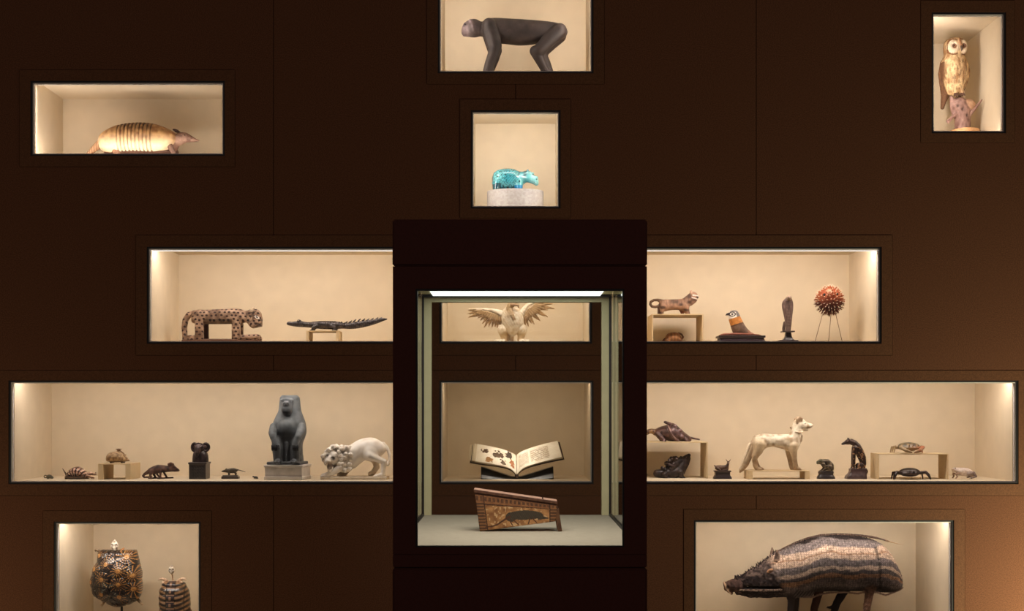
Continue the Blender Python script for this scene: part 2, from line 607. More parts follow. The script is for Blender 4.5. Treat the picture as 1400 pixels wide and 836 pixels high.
class Frame:
    """where a piece stands: column of its origin, distance behind the wall face, row of its base"""
    def __init__(self, px0, depth, base_py=None, floor_z=None):
        self.px0, self.y = px0, depth
        self.u = S * (DIST + depth) / DIST
        if base_py is None:
            base_py = HZ + (EYE - floor_z - 0.0004) / self.u
        self.B = base_py
        self.loc = ((px0 - 700) * self.u, depth, EYE + (HZ - base_py) * self.u)

    def v(self, x, y, d):
        return ((x - self.px0) * self.u, d * self.u, (self.B - y) * self.u)


def on_floor(px0, key, depth=0.2):
    zf, yf, yb = NICHE[key]
    return Frame(px0, yf + depth, None, zf)


class Sdf:
    def __init__(self, vox=0.6):
        self.ops, self.vox = [], vox * QUAL

    def add(self, p, col=None, k=1.0):
        self.ops.append(('+', p, k, col))
        return self

    def sub(self, p, col=None, k=0.5):
        self.ops.append(('-', p, k, col))
        return self

    def solve(self, clip_y=None):
        v = self.vox
        bb = np.array([o[1].bb for o in self.ops if o[0] == '+'])
        lo = np.array([bb[:, 0].min(), bb[:, 4].min(), bb[:, 2].min()]) - 3 * v
        hi = np.array([bb[:, 1].max(), bb[:, 5].max(), bb[:, 3].max()]) + 3 * v
        n = np.ceil((hi - lo) / v).astype(int) + 1
        self.lo = lo
        ax = [lo[i] + v * np.arange(n[i]) for i in range(3)]
        F = np.full(n, 50.0, np.float32)
        for op, p, k, col in self.ops:
            b = p.bb
            m = k + 4 * v
            sl = []
            for i, (a, c) in enumerate(((b[0], b[1]), (b[4], b[5]), (b[2], b[3]))):
                i0 = max(0, int((a - m - lo[i]) / v))
                i1 = min(n[i], int((c + m - lo[i]) / v) + 2)
                sl.append(slice(i0, max(i0, i1)))
            sl = tuple(sl)
            X, D, Y = ax[0][sl[0]][:, None, None], ax[1][sl[1]][None, :, None], ax[2][sl[2]][None, None, :]
            if 0 in (X.size, D.size, Y.size):
                continue
            g = np.broadcast_to(p(X, Y, D), F[sl].shape).astype(np.float32)
            f = F[sl]
            if op == '+':
                h = np.maximum(k - np.abs(f - g), 0) / k
                F[sl] = np.minimum(f, g) - h * h * k * 0.25
            else:
                g = -g
                h = np.maximum(k - np.abs(f - g), 0) / k
                F[sl] = np.maximum(f, g) + h * h * k * 0.25
        if clip_y is not None:
            F = np.maximum(F, (ax[2] - clip_y)[None, None, :].astype(np.float32))
        F[0] = F[-1] = F[:, 0] = F[:, -1] = F[:, :, 0] = F[:, :, -1] = 5.0
        self.F = F
        return self

    def front(self, x, y):
        """depth of the surface facing the viewer at a column and row"""
        i, j = int(round((x - self.lo[0]) / self.vox)), int(round((y - self.lo[2]) / self.vox))
        line = self.F[i, :, j]
        w = np.where(line < 0)[0]
        return self.lo[1] + self.vox * (w[0] if len(w) else len(line) / 2)

    def surface(self):
        F = self.F
        ins = F < 0
        c = [ins[a:ins.shape[0] - 1 + a, b:ins.shape[1] - 1 + b, g:ins.shape[2] - 1 + g] for a in (0, 1) for b in (0, 1) for g in (0, 1)]
        s = sum(x.astype(np.int8) for x in c)
        act = (s > 0) & (s < 8)
        ijk = np.argwhere(act)
        idx = np.full(act.shape, -1, np.int64)
        idx[act] = np.arange(len(ijk))
        offs = np.array([(a, b, g) for a in (0, 1) for b in (0, 1) for g in (0, 1)])
        vals = np.stack([F[ijk[:, 0] + o[0], ijk[:, 1] + o[1], ijk[:, 2] + o[2]] for o in offs], 1).astype(float)
        pos = np.zeros((len(ijk), 3))
        cnt = np.zeros(len(ijk))
        for a in range(8):
            for b in range(a + 1, 8):
                if np.abs(offs[a] - offs[b]).sum() != 1:
                    continue
                fa, fb = vals[:, a], vals[:, b]
                m = (fa < 0) != (fb < 0)
                t = np.where(m, fa / np.where(m, fa - fb, 1), 0)
                pos += m[:, None] * (offs[a] + t[:, None] * (offs[b] - offs[a]))
                cnt += m
        pos = (ijk + pos / cnt[:, None]) * self.vox + self.lo
        quads = []
        for axis in range(3):
            o1, o2 = [(1, 2), (2, 0), (0, 1)][axis]
            a = [slice(None)] * 3
            b = [slice(None)] * 3
            a[axis], b[axis] = slice(0, -1), slice(1, None)
            ch = ins[tuple(a)] != ins[tuple(b)]
            e = np.argwhere(ch)
            e = e[(e[:, o1] > 0) & (e[:, o2] > 0) & (e[:, o1] < ins.shape[o1] - 1) & (e[:, o2] < ins.shape[o2] - 1)]
            flip = ins[e[:, 0], e[:, 1], e[:, 2]]
            u1, u2 = np.zeros(3, int), np.zeros(3, int)
            u1[o1], u2[o2] = 1, 1
            q = np.stack([idx[tuple((e - u1 - u2).T)], idx[tuple((e - u2).T)], idx[tuple(e.T)], idx[tuple((e - u1).T)]], 1)
            q[~flip] = q[~flip][:, ::-1]
            quads.append(q)
        q = np.concatenate(quads)
        q = q[(q >= 0).all(1)]
        return pos[:, 0], pos[:, 2], pos[:, 1], q      # x, y(down), d, faces

    def colour(self, X, Y, D):
        tot = np.zeros((len(X), 3))
        ws = np.zeros(len(X))
        for op, p, k, col in self.ops:
            if col is None:
                continue
            g = p(X, Y, D)
            if op == '-':
                w = np.exp(-np.clip(g / 0.5, -1, 30)) * 3
            else:
                w = np.exp(-np.clip(g / 0.7, -0.5, 30))
            c = col(X, Y, D) if callable(col) else np.asarray(col)[None, :]
            tot += w[:, None] * c
            ws += w
        return tot / np.maximum(ws, 1e-12)[:, None]

    def mesh(self, name, fr, mat, parent=None, relax=2, disp=None, clip_y=None, paint=None):
        if not hasattr(self, 'F'):
            self.solve(clip_y)
        X, Y, D, q = self.surface()
        P = np.stack([X, Y, D], 1)
        e = np.concatenate([q[:, [0, 1]], q[:, [1, 2]], q[:, [2, 3]], q[:, [3, 0]]])
        for _ in range(relax):
            n = len(P)
            deg = np.bincount(e[:, 0], minlength=n) + np.bincount(e[:, 1], minlength=n)
            A_ = np.stack([np.bincount(e[:, 0], P[e[:, 1], c], n) + np.bincount(e[:, 1], P[e[:, 0], c], n) for c in range(3)], 1)
            P = 0.5 * P + 0.5 * A_ / np.maximum(deg, 1)[:, None]
        if disp is not None:
            fn = np.cross(P[q[:, 2]] - P[q[:, 0]], P[q[:, 3]] - P[q[:, 1]])
            vn = np.zeros_like(P)
            for c in range(4):
                for a in range(3):
                    vn[:, a] += np.bincount(q[:, c], fn[:, a], len(P))
            vn /= np.linalg.norm(vn, axis=1)[:, None] + 1e-9
            vol = (P[q[:, 0]] * fn).sum()
            if vol < 0:
                vn = -vn
            P = P + vn * disp(P[:, 0], P[:, 1], P[:, 2])[:, None]
        X, Y, D = P.T
        colr = self.colour(X, Y, D)
        if paint is not None:
            colr = paint(X, Y, D, colr)
        return arrays(name, fr, mat, parent, X, Y, D, q, colr)


def arrays(name, fr, mat, parent, X, Y, D, q, colr):
    vx, vy, vz = fr.v(X, Y, D)
    V = np.stack([vx, vy, vz], 1)
    fn = np.cross(V[q[:, 2]] - V[q[:, 0]], V[q[:, 3]] - V[q[:, 1]])
    if (V[q[:, 0]] * fn).sum() < 0:
        q = q[:, ::-1]
    me = bpy.data.meshes.new(name)
    me.vertices.add(len(V))
    me.vertices.foreach_set('co', V.astype(np.float32).ravel())
    me.loops.add(q.size)
    me.loops.foreach_set('vertex_index', q.astype(np.int32).ravel())
    me.polygons.add(len(q))
    me.polygons.foreach_set('loop_start', np.arange(0, q.size, 4, dtype=np.int32))
    me.polygons.foreach_set('loop_total', np.full(len(q), 4, dtype=np.int32))
    me.update(calc_edges=True)
    at = me.attributes.new('Col', 'FLOAT_COLOR', 'POINT')
    at.data.foreach_set('color', np.concatenate([np.clip(colr, 0, 1), np.ones((len(V), 1))], 1).astype(np.float32).ravel())
    return link(name, me, mat, parent, True)


def ball(name, fr, parent, x, y, d, r, col, mat, sq=(1, 1, 1)):
    """small round part"""
    return Sdf(max(r / 4.0, 0.12)).add(E(x, y, d, r * sq[0], r * sq[1], r * sq[2]), col, 0.1).mesh(name, fr, mat, parent, 1)


def piece(name, fr, label, cat, group=None):
    return tag(empty(name, fr.loc), label, cat, group)


def pbox(name, fr, parent, x0, x1, y0, y1, d0, d1, mat, bevel=0.3):
    a, b = fr.v(x0, y1, d0), fr.v(x1, y0, d1)
    return boxes(name, [(a[0], b[0], a[1], b[1], a[2], b[2])], mat, parent, bevel * fr.u)


def riser(fr, x0, x1, y0, d0, d1, label, th=1.6, leg=1.6):
    """low display bridge: a board on two upright boards"""
    r = piece('display_riser', fr, label, 'riser', 'display risers in the niches')
    pbox('top_board', fr, r, x0, x1, y0, y0 + th, d0, d1, M['riser'], 0.15)
    pbox('side_board', fr, r, x0, x0 + leg, y0 + th, fr.B, d0, d1, M['riser'], 0.15)
    pbox('side_board', fr, r, x1 - leg, x1, y0 + th, fr.B, d0, d1, M['riser'], 0.15)
    return r
# ------------------------------------------------------------------ upper niches
def rgb(*c):
    return np.array(lin(*c))


def body_lines(f, base, dark, sc, amt):
    return lambda X, Y, D: mixc(base, dark, amt * (nz(X, Y, D, sc, f) - 0.2))


def armadillo():
    fr = on_floor(190, 'armadillo', 0.17)
    r = piece('armadillo', fr, 'stuffed armadillo with tan banded shell lying in the wide niche at upper left', 'armadillo')
    bands = [167, 172, 177, 182, 187, 192, 197, 202, 207, 212]

    def wob(T):
        w = np.ones_like(T)
        for i, b in enumerate(bands):
            w = w - 0.045 * np.exp(-((T - b) / 0.8)**2)
        inb = (T > 166) & (T < 213)
        return w + np.where(inb, 0.03 * (((T - 167) % 5) / 5 - 0.5), 0.0)
    sh = L('x', [(136.5, 192, 197, 3), (138, 187.5, 203, 12), (142, 183, 207, 18), (150, 178, 211, 23), (160, 173.5, 213, 26), (172, 170.5, 214, 27.5),
                 (185, 169, 214.5, 28), (198, 168.8, 214.5, 28), (210, 170, 214, 27), (220, 172.6, 212, 25), (230, 176.5, 208, 22), (237, 180.5, 202, 18),
                 (241.5, 185, 196, 10), (243, 188.5, 193, 4)], 2.5, 0, wob)

    def col(X, Y, D):
        b = mixc(rgb(224, 174, 114), rgb(160, 104, 62), nz(X, Y, D, 4, 3) * 1.3 - .2)
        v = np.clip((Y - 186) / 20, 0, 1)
        b = b + v[:, None] * (rgb(238, 214, 176) - b)  # paler low down: light from beneath put into the shell colour
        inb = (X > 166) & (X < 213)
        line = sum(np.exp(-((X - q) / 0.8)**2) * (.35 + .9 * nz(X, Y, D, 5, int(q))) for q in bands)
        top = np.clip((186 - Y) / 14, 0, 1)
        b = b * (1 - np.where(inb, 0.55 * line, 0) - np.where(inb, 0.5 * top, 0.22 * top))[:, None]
        g = (np.sin(X * 2.6) * np.sin(Y * 2.6 + D) > 0.55)
        return b * np.where(g, 0.82, 1.0)[:, None]
    s = Sdf(0.7)
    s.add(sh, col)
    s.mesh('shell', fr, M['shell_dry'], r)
    hide = rgb(150, 116, 100)
    b = Sdf(0.7)
    b.add(E(190, 209, 0, 48, 7.0, 20), rgb(96, 68, 54))
    b.add(C((238, 192, 0, 9), (246, 191, 0, 7.5), (252, 189, 0, 6)), rgb(176, 140, 120), 4)
    b.add(L('x', [(243, 182, 198, 7), (249, 181, 196.5, 7), (254, 181.5, 195, 6), (260, 184.5, 194.5, 4.2), (266, 188.5, 194.2, 2.8), (271, 191.3, 193.8, 1.6), (273, 192, 193.2, .8)]),
          lambda X, Y, D: mixc(rgb(168, 132, 112), rgb(92, 64, 58), nz(X, Y, D, 2.6, 2) * 1.4 - .2), 2)
    b.add(C((236, 200, 0, 8), (230, 206, 0, 6)), rgb(140, 105, 90), 4)
    for d in (-15, 15):
        b.add(C((236, 203, d * .8, 4), (240, 211, d * .8, 3.2), (240, 219, d * .8, 2.6), (246, 222, d * .8, 2)), rgb(120, 92, 78), 3)
        b.add(C((163, 206, d, 6), (164, 213, d, 4), (164, 219, d, 3.2), (170, 222, d, 2.4)), rgb(150, 112, 88), 3)
    b.add(C((141, 194, 0, 6.5), (132, 201, 0, 5), (124, 208, 0, 3.4), (114, 217, 0, 2), (108, 221, 0, 1)), lambda X, Y, D: mixc(rgb(205, 165, 125), rgb(150, 105, 80), np.sin(X * 1.9) * 0.5 + 0.5), 3)
    b.mesh('body', fr, M['fur'], r, clip_y=fr.B)
    for d in (-5, 5):
        Sdf(0.35).add(E(241.5, 179.2, d, 4.6, 1.5, 2.2, 14), rgb(70, 48, 42)).mesh('ear', fr, M['fur'], r)
        ball('eye', fr, r, 254, 186, d * 1.12, 0.9, rgb(15, 10, 10), M['shell'])


M['shell_dry'] = sculpt('dry_armour', 0.55, 0, 0.4, 200, 0.16, 0.35, 420)
armadillo()


def monkey():
    fr = on_floor(705, 'monkey', 0.2)
    r = piece('monkey_figure', fr, 'dark carved wooden monkey standing on all fours in the topmost middle niche', 'sculpture')
    dk = lambda X, Y, D: mixc(rgb(62, 51, 48), rgb(33, 26, 25), nz(X, Y, D, 8, 4))
    s = Sdf(0.7)
    s.add(L('x', [(659.5, 31, 48, 6), (662, 28, 52, 11), (668, 26, 56, 14.5), (678, 25.3, 58, 16), (695, 26.2, 60, 16.5), (710, 27, 61.6, 17), (722, 27.8, 61, 16.5), (738, 29, 59, 16),
                  (752, 30.5, 57, 15), (764, 33, 54, 14), (771, 36, 51, 11), (775, 40, 47.5, 6), (776, 43, 45, 3)], 2.3), dk)
    s.add(C((664, 40, 0, 8.5), (653, 40.5, 0, 8.6)), dk, 5)
    s.add(E(648, 38.5, 0, 12.5, 12.2, 12), dk, 3)
    fc = lambda X, Y, D: mixc(rgb(128, 112, 114), rgb(84, 68, 68), nz(X, Y, D, 4, 5))
    s.add(L('x', [(631, 40, 46, 3), (633, 34, 49, 6), (637, 30, 50, 8.5), (643, 28, 50.2, 10), (649, 29, 50, 10.5), (654, 32, 48.5, 9)]), fc, 2)
    s.sub(C((634.5, 36, -7, 1.6), (637, 35, -9, 1.9)), rgb(60, 48, 50), 0.8)
    s.sub(C((634.5, 36, 7, 1.6), (637, 35, 9, 1.9)), rgb(60, 48, 50), 0.8)
    s.sub(C((630, 45.6, -6, 0.7), (636, 46.5, -8, 0.6)), rgb(60, 48, 50), 0.5)
    s.add(C((643, 30.5, -8.5, 2), (646, 36, -11.2, 1.8), (647.5, 43, -10.2, 1.2)), fc, 1.5)
    s.add(C((643, 30.5, 8.5, 2), (646, 36, 11.2, 1.8), (647.5, 43, 10.2, 1.2)), fc, 1.5)
    for d in (-12, 12):
        s.add(C((669, 38, d, 9.8), (674, 52, d, 9), (678, 66, d, 8.2), (674.4, 78, d, 7.6), (669, 92, d, 6.6), (666, 106, d, 6.6), (665, 118, d, 6.6)), dk, 1.6)
        s.add(C((664.5, 45, d, 5.2), (671.5, 70, d, 4)), dk, 3)
        o = -3 if d < 0 else 3
        s.add(C((764.5, 45.5, d, 10.2), (754, 54, d, 10.2), (743.5, 65, d, 9), (738.5 + o * .6, 72, d, 8.6)), dk, 1.6)
        s.add(C((736 + o * 1.5, 72.5, d * .8, 7.6), (742 + o * 1.4, 84, d * .8, 6.8), (747.5 + o * 1.2, 96, d * .8, 5.8), (751.6 + o * 1.2, 104, d * .8, 5.8), (756 + o, 118, d * .8, 6)), dk, 1.6)
    s.mesh('body', fr, M['wood'], r, clip_y=fr.B)
    for d in (-9.0, 9.0):
        ball('eye', fr, r, 636, 35.5, d, 1.2, rgb(20, 16, 16), M['bronze'])


monkey()


def hippo():
    fr = on_floor(704.5, 'hippo', 0.22)
    p = piece('pedestal', fr, 'rounded pale grey pedestal under the turquoise hippopotamus', 'pedestal')
    s = Sdf(0.7)
    top = 262.0
    el = [(704.5 + 38.5 * math.cos(a), 0) for a in (0,)]

    def cyl(X, Y, D):
        q = (np.sqrt(((X - 704.5) / 38.6)**2 + (D / 27.0)**2) - 1) * 27.0
        w = np.abs(Y - (top + fr.B) / 2) - (fr.B - top) / 2
        return np.maximum(q, w)
    cyl.bb = (665.9, 743.1, top, fr.B, -27, 27)
    s.add(cyl, lambda X, Y, D: mixc(rgb(182, 176, 172), rgb(158, 150, 146), nz(X, Y, D, 2, 1)))
    s.mesh('block', fr, M['marble'], p, 1)
    f2 = Frame(704.5, fr.y, top)
    r = piece('hippopotamus_figure', f2, 'glossy turquoise hippopotamus figure on a rounded grey pedestal', 'sculpture')

    def tq(X, Y, D):
        b = mixc(rgb(44, 132, 146), rgb(104, 186, 190), nz(X, Y, D, 7, 7) * 1.3 - .15)
        ln = np.abs(nz(X * 1.0, Y * 1.3, D, 3.2, 11) - 0.5) < 0.055
        ln2 = (np.abs(np.sin((X + Y) * 0.9 + 3 * nz(X, Y, D, 6, 3))) < 0.2) & (Y < 252) & (X < 708) & (X > 682)
        m = (ln & (X < 711)) | ln2
        return np.where(m[:, None], rgb(22, 62, 66)[None, :], b)
    s = Sdf(0.42)
    s.add(L('x', [(672.8, 243, 252, 3), (674, 239, 257, 8), (678, 234.5, 259, 12), (685, 231.8, 259.2, 14), (694, 230.9, 259.2, 14.5), (703, 231.8, 258.8, 14), (709, 234.3, 257.5, 12),
                  (714, 235, 254, 10), (719, 233.6, 250, 8.5), (725, 234.5, 250.5, 7.6), (730, 239, 252.5, 7.4), (734, 243, 254, 7.2), (736.3, 246.5, 252.5, 4)], 2.2), tq)
    for d in (-7.5, 7.5):
        s.add(C((679, 252, d, 6), (678.5, 258, d, 5), (678.5, 263, d, 4.8)), tq, 2)
        s.add(C((709.5, 250, d, 6), (709.5, 258, d, 4.9), (709.5, 263, d, 4.7)), tq, 2)
        s.add(C((721, 235.2, d * .72, 1.8), (721.6, 233.8, d * .8, 1.2)), rgb(40, 110, 120), 1)
        s.add(C((728, 238, d * .72, 1.5), (729, 238.4, d * .72, 1.2)), rgb(40, 90, 100), 1)
        s.add(C((733.5, 243.5, d * .6, 1.7), (734.2, 243.7, d * .6, 1.5)), rgb(60, 140, 150), 1)
        s.sub(C((725, 247, d * 1.08, .6), (730, 250.5, d * 1.0, .6), (736, 251.5, d * .7, .6)), rgb(30, 70, 76), .5)
    foot = lambda c: (lambda X, Y, D, cc: np.where((Y > 254.5)[:, None] & (np.abs(X - c[0]) < 7)[:, None], c[1][None, :], cc))

    def paint(X, Y, D, cc):
        hd = np.clip((X - 722) / 4, 0, 1)  # paler head: highlights of the side light put into the glaze colour
        cc = mixc(1, 0, hd) * cc + hd[:, None] * mixc(rgb(150, 208, 206), rgb(104, 178, 182), nz(X, Y, D, 4, 6))
        nk = np.exp(-((X - 717.5 + (Y - 240) * .12) / 2.6)**2) * np.clip((249 - Y) / 8, 0, 1)
        cc = cc * (1 - .75 * nk)[:, None]
        cc = np.where(((np.abs(X - 733.6) < .9) & (np.abs(Y - 246.5) < .8))[:, None], rgb(30, 90, 96)[None, :], cc)
        cc = np.where(((Y > 254) & (np.abs(X - 679) < 6.2))[:, None], rgb(24, 74, 86)[None, :], cc)
        return np.where(((Y > 255) & (np.abs(X - 709.5) < 6))[:, None], rgb(30, 128, 178)[None, :], cc)
    s.mesh('body', f2, M['faience'], r, clip_y=f2.B, paint=paint)
    for d in (-5.4, 5.4):
        ball('eye', f2, r, 728.6, 239.6, d * 1.12, 0.9, rgb(16, 40, 46), M['faience'])


hippo()


def owl():
    fr = on_floor(1312, 'owl', 0.22)
    st = Frame(1312, fr.y, None, NICHE['owl'][0])
    r = piece('tree_stump_perch', fr, 'pinkish brown tree stump perch with side twigs beneath the owl', 'perch')
    s = Sdf(0.6)
    wc = lambda X, Y, D: mixc(rgb(172, 138, 128), rgb(112, 80, 72), nz(X * 1.6, Y * .7, D * 1.6, 4, 5) * 1.2 - .1)
    s.add(C((1316, 182, 0, 10.5), (1316, 166, 0, 10.5), (1315, 152, 0, 12), (1311, 145, 0, 12), (1307, 141.5, 0, 8)), wc)
    s.add(C((1300, 134, -2, 2.6), (1301, 150, -4, 3), (1304, 160, -4, 3)), wc, 2)
    s.add(E(1324, 144, -3, 9.5, 7.5, 8, 30), lambda X, Y, D: mixc(rgb(196, 160, 128), rgb(170, 128, 100), nz(X, Y, D, 4, 2)), 2)
    for px, py, d in ((1312, 152, -12), (1319, 160, -11), (1306, 147, -11), (1328, 158, -7)):
        s.sub(E(px, py, d, 1.3, 1.5, 1.5), rgb(50, 34, 30), .8)
    s.mesh('trunk', fr, M['wood'], r, clip_y=177.8)
    Sdf(0.4).add(C((1324, 158, -5, 2.6), (1332, 148, -7, 1.8), (1339.5, 138.5, -8, 1.1)), wc).mesh('twig', fr, M['wood'], r)
    Sdf(0.4).add(C((1305, 158, -6, 2.4), (1299, 162, -8, 2), (1293.5, 168, -9, 2.6)), wc).mesh('twig', fr, M['wood'], r)
    bm = bmesh.new()
    hb = fr.B - 178
    bmesh.ops.create_cone(bm, cap_ends=True, segments=48, radius1=19.5 * fr.u, radius2=18.5 * fr.u, depth=hb * fr.u, matrix=Matrix.Translation(((1320 - 1312) * fr.u, 0, hb / 2 * fr.u)))
    bm_obj('base', bm, surface('turned_wood', lin(206, 160, 112), 0.5, 0, 0.4, 30, 0.12), r, 0)

    f2 = Frame(1306, fr.y, 133)
    o = piece('owl', f2, 'tawny stuffed owl with pale face disc perched on a stump at upper right', 'owl')
    by = [(51.8, 1302, 1309, 3), (53.5, 1297, 1314, 9), (57, 1292.5, 1318, 12), (63, 1290.3, 1319.3, 13.5), (70, 1290.2, 1319.4, 13.8), (75, 1291, 1318.5, 13.5), (79, 1289.5, 1318.5, 14),
          (85, 1287.2, 1321.5, 15.5), (93, 1286.2, 1324.6, 17), (101, 1286.8, 1325.4, 17), (110, 1289.5, 1323.5, 15.5), (119, 1292, 1320, 13), (125, 1294, 1316, 9), (129, 1296.5, 1312.5, 6), (131, 1299, 1309, 3)]

    def feathers(X, Y, D):
        b = mixc(rgb(226, 194, 148), rgb(152, 112, 74), nz(X * 1.6, Y * .7, D * 1.6, 5, 9) * 1.3 - .15)
        st_ = (nz(X * 2.6, Y * .55, D * 2.6, 3.0, 21) > 0.62)
        b = np.where(st_[:, None], b * 0.55, b)
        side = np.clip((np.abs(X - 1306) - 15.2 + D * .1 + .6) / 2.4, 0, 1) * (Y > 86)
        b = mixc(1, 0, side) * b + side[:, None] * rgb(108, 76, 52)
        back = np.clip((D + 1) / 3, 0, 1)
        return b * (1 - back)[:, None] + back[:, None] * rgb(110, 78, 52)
    s = Sdf(0.55)
    s.add(L('y', by, 2.1), feathers)
    cap = lambda X, Y, D: mixc(rgb(126, 88, 58), rgb(80, 54, 38), nz(X, Y, D, 3, 4))
    s.add(E(1305.5, 59, 1.5, 13.3, 7.5, 12.5), cap, 1)
    face = lambda X, Y, D: mixc(rgb(244, 232, 212), rgb(222, 196, 162), nz(X, Y, D, 3, 4))
    for cx in (1300, 1313):
        s.add(E(cx, 67, -10.2, 8.2 if cx < 1305 else 5.8, 10.2, 4.6), face, 1)
        s.sub(E(cx + (0.6 if cx < 1305 else .2), 65, -15.2, 4.4 if cx < 1305 else 3.2, 5.0, 3.2), face, 2)
    s.add(C((1307.5, 57, -13, 1.5), (1308.8, 66, -15.8, 1.5), (1309.3, 72, -15.5, 1.1)), rgb(150, 104, 70), 1)
    for sx, x0 in ((-1, 1288.5), (1, 1322.5)):
        s.add(C((x0 - sx * 2.5, 86, 4, 4.4), (x0 - sx * .4, 100, 6, 4.4), (x0 - sx * 2.5, 116, 8, 3.6), (x0 - sx * 5.5, 130, 15, 2)), lambda X, Y, D: mixc(rgb(120, 84, 56), rgb(72, 48, 34), nz(X * 2, Y * .7, D, 4, 8)), 1.2)
    s.add(C((1298, 122, 9, 6), (1295.5, 134, 17, 4), (1294.5, 143, 19, 2.6)), rgb(112, 80, 58), 2)
    for cx in (1303, 1311.5):
        s.add(C((cx, 118, -6, 5), (cx + .6, 128, -6.5, 3.6)), feathers, 2)

    def ring(X, Y, D, c):
        fr_ = D < -7
        for cx, rx in ((1300, 8.6), (1313, 6.2)):
            q = np.sqrt(((X - cx) / rx)**2 + ((Y - 67) / 10.4)**2)
            c = np.where(((q > .93) & (q < 1.12) & fr_ & (Y > 56) & (np.abs(X - 1308) > 3))[:, None], rgb(120, 80, 50)[None, :], c)
            e = np.sqrt(((X - cx - .8) / 3.2)**2 + ((Y - 66) / 3.4)**2)
            c = np.where(((e < 1) & fr_)[:, None], rgb(120, 84, 62)[None, :], c)
        return c
    s.mesh('body', f2, M['fur'], o, paint=ring, disp=lambda X, Y, D: 0.45 * (nz(X * 2, Y, D * 2, 2.4, 3) - 0.5))
    for cx in (1300.8, 1313.2):
        ball('eye', f2, o, cx, 65, s.front(cx, 65) + .5, 1.45, rgb(22, 14, 10), M['shell'])
    Sdf(0.3).add(C((1308.8, 68, -16.4, 1.6), (1309, 72, -17.6, 1.2), (1308.8, 74.5, -16.6, .5)), rgb(70, 54, 44)).mesh('beak', f2, M['shell'], o)
    for cx, cy in ((1304, 130.5), (1312.5, 130)):
        t = Sdf(0.3)
        for k, (dx, dy) in enumerate(((-3.2, 3.4), (-.2, 4.4), (2.8, 3.0))):
            t.add(C((cx, cy - 3, -6.5, 1.6), (cx + dx * .6, cy + dy * .3, -9.6, 1.4), (cx + dx, cy + dy, -11.2, .7)), rgb(92, 66, 54), .6)
        t.add(C((cx, cy - 4, -6, 2.2), (cx, cy, -8, 1.8)), rgb(140, 100, 76), 1)
        t.mesh('foot', f2, M['fur'], o)


owl()
# ------------------------------------------------------------------ second row
def leopard():
    fr = on_floor(304, 'leopard', 0.2)
    r = piece('leopard_figure', fr, 'pinkish spotted wooden leopard standing on its plank base beside the small crocodile', 'sculpture')
    rng = random.Random(4)
    cells = [(i, j) for i in range(-4, 24) for j in range(-3, 12)]
    spots = np.array([(249 + i * 6.6 + (3.3 if j % 2 else 0) + rng.uniform(-1.1, 1.1), 419 + j * 5.2 + rng.uniform(-.9, .9)) for i, j in cells])

    def col(X, Y, D):
        b = mixc(rgb(180, 148, 124), rgb(110, 84, 66), nz(X, Y, D, 5, 3) * 1.3 - .15)
        # spots follow the hide round the body
        yy = Y + np.abs(D) * 0.55
        best = np.full(len(X), 9.0)
        for sx, sy in spots:
            q = ((X - sx) / 1.75)**2 + ((yy - sy - 4) / 1.35)**2
            best = np.minimum(best, q)
        b = np.where((best < 1)[:, None], rgb(52, 30, 24)[None, :], b)
        return b
    s = Sdf(0.42)
    s.add(L('x', [(262, 428, 440, 3), (264, 425.5, 442, 8), (268, 424.2, 443, 10), (280, 423.8, 443.4, 11), (295, 423.2, 443.6, 11), (310, 422.6, 443.4, 11), (322, 422.2, 443, 11),
                  (330, 423.2, 442, 10), (336, 425.5, 441.3, 8.5), (343, 426, 441, 8)], 3.0), col)
    s.add(C((266, 429, 0, 4.2), (258, 431, 0, 4.2), (253.4, 438, 0, 4), (252, 448, 0, 3.8), (253, 464, 0, 3.6)), col, 1)
    s.add(PG([(337, 426), (343, 423.5), (352, 423.2), (356.5, 428), (358.2, 436), (357.6, 446.5), (351, 448), (345.5, 449.3), (341.5, 446), (338, 441)], -8.5, 8.5, 3.2), col, 2)
    for d in (-6.2, 6.2):
        s.add(C((345.5, 425, d, 2.2), (347.5, 421.8, d * 1.05, 1.4)), rgb(214, 190, 160), 1)
        o = 0 if d < 0 else 3.6
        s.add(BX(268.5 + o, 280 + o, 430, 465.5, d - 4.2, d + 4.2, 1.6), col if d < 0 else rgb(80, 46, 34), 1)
        s.add(BX(318.5 + o * .3, 330 + o * .3, 432, 465.5, d - 4.2, d + 4.2, 1.6), col, 1)
        s.add(BX(251.5, 279, 459, 466.5, d - 4.2, d + 4.2, 1.8), col, 1)
        s.add(C((326, 462.3, d, 3.6), (344, 461.6, d, 3.9), (352, 461.4, d, 4.2), (354.5, 463.2, d, 3)), col, 1)
    s.sub(C((350, 442.6, -9, .7), (358.5, 445.5, -7, .8), (359, 445.5, 7, .8), (350, 442.6, 9, .7)), rgb(40, 20, 18), .4)

    def face(X, Y, D, c):
        e = (np.sqrt(((X - 352.8) / 3.4)**2 + ((Y - 434.6 - (X - 352.8) * .35) / 1.9)**2))
        f = np.abs(D) > 5
        c = np.where(((e < 1.0) & f)[:, None], rgb(226, 216, 206)[None, :], c)
        c = np.where(((e < 0.5) & f)[:, None], rgb(40, 24, 22)[None, :], c)
        head = (X > 338) & (Y < 451)
        dk = head & (nz(X, Y, D, 1.8, 5) > .56) & (e > 1.05)
        c = np.where(dk[:, None], c * 0.4, c)
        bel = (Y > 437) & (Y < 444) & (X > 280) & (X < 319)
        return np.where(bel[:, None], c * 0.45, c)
    s.mesh('body', fr, M['wood'], r, paint=face)
    b = Sdf(0.5)
    b.add(BX(251, 356.5, 465.2, fr.B, -12, 12, 0.8), rgb(104, 72, 52))
    b.add(BX(275, 325, 464, 468, -10, 10, 0.8), rgb(92, 66, 50))
    b.mesh('base', fr, M['wood'], r)


leopard()


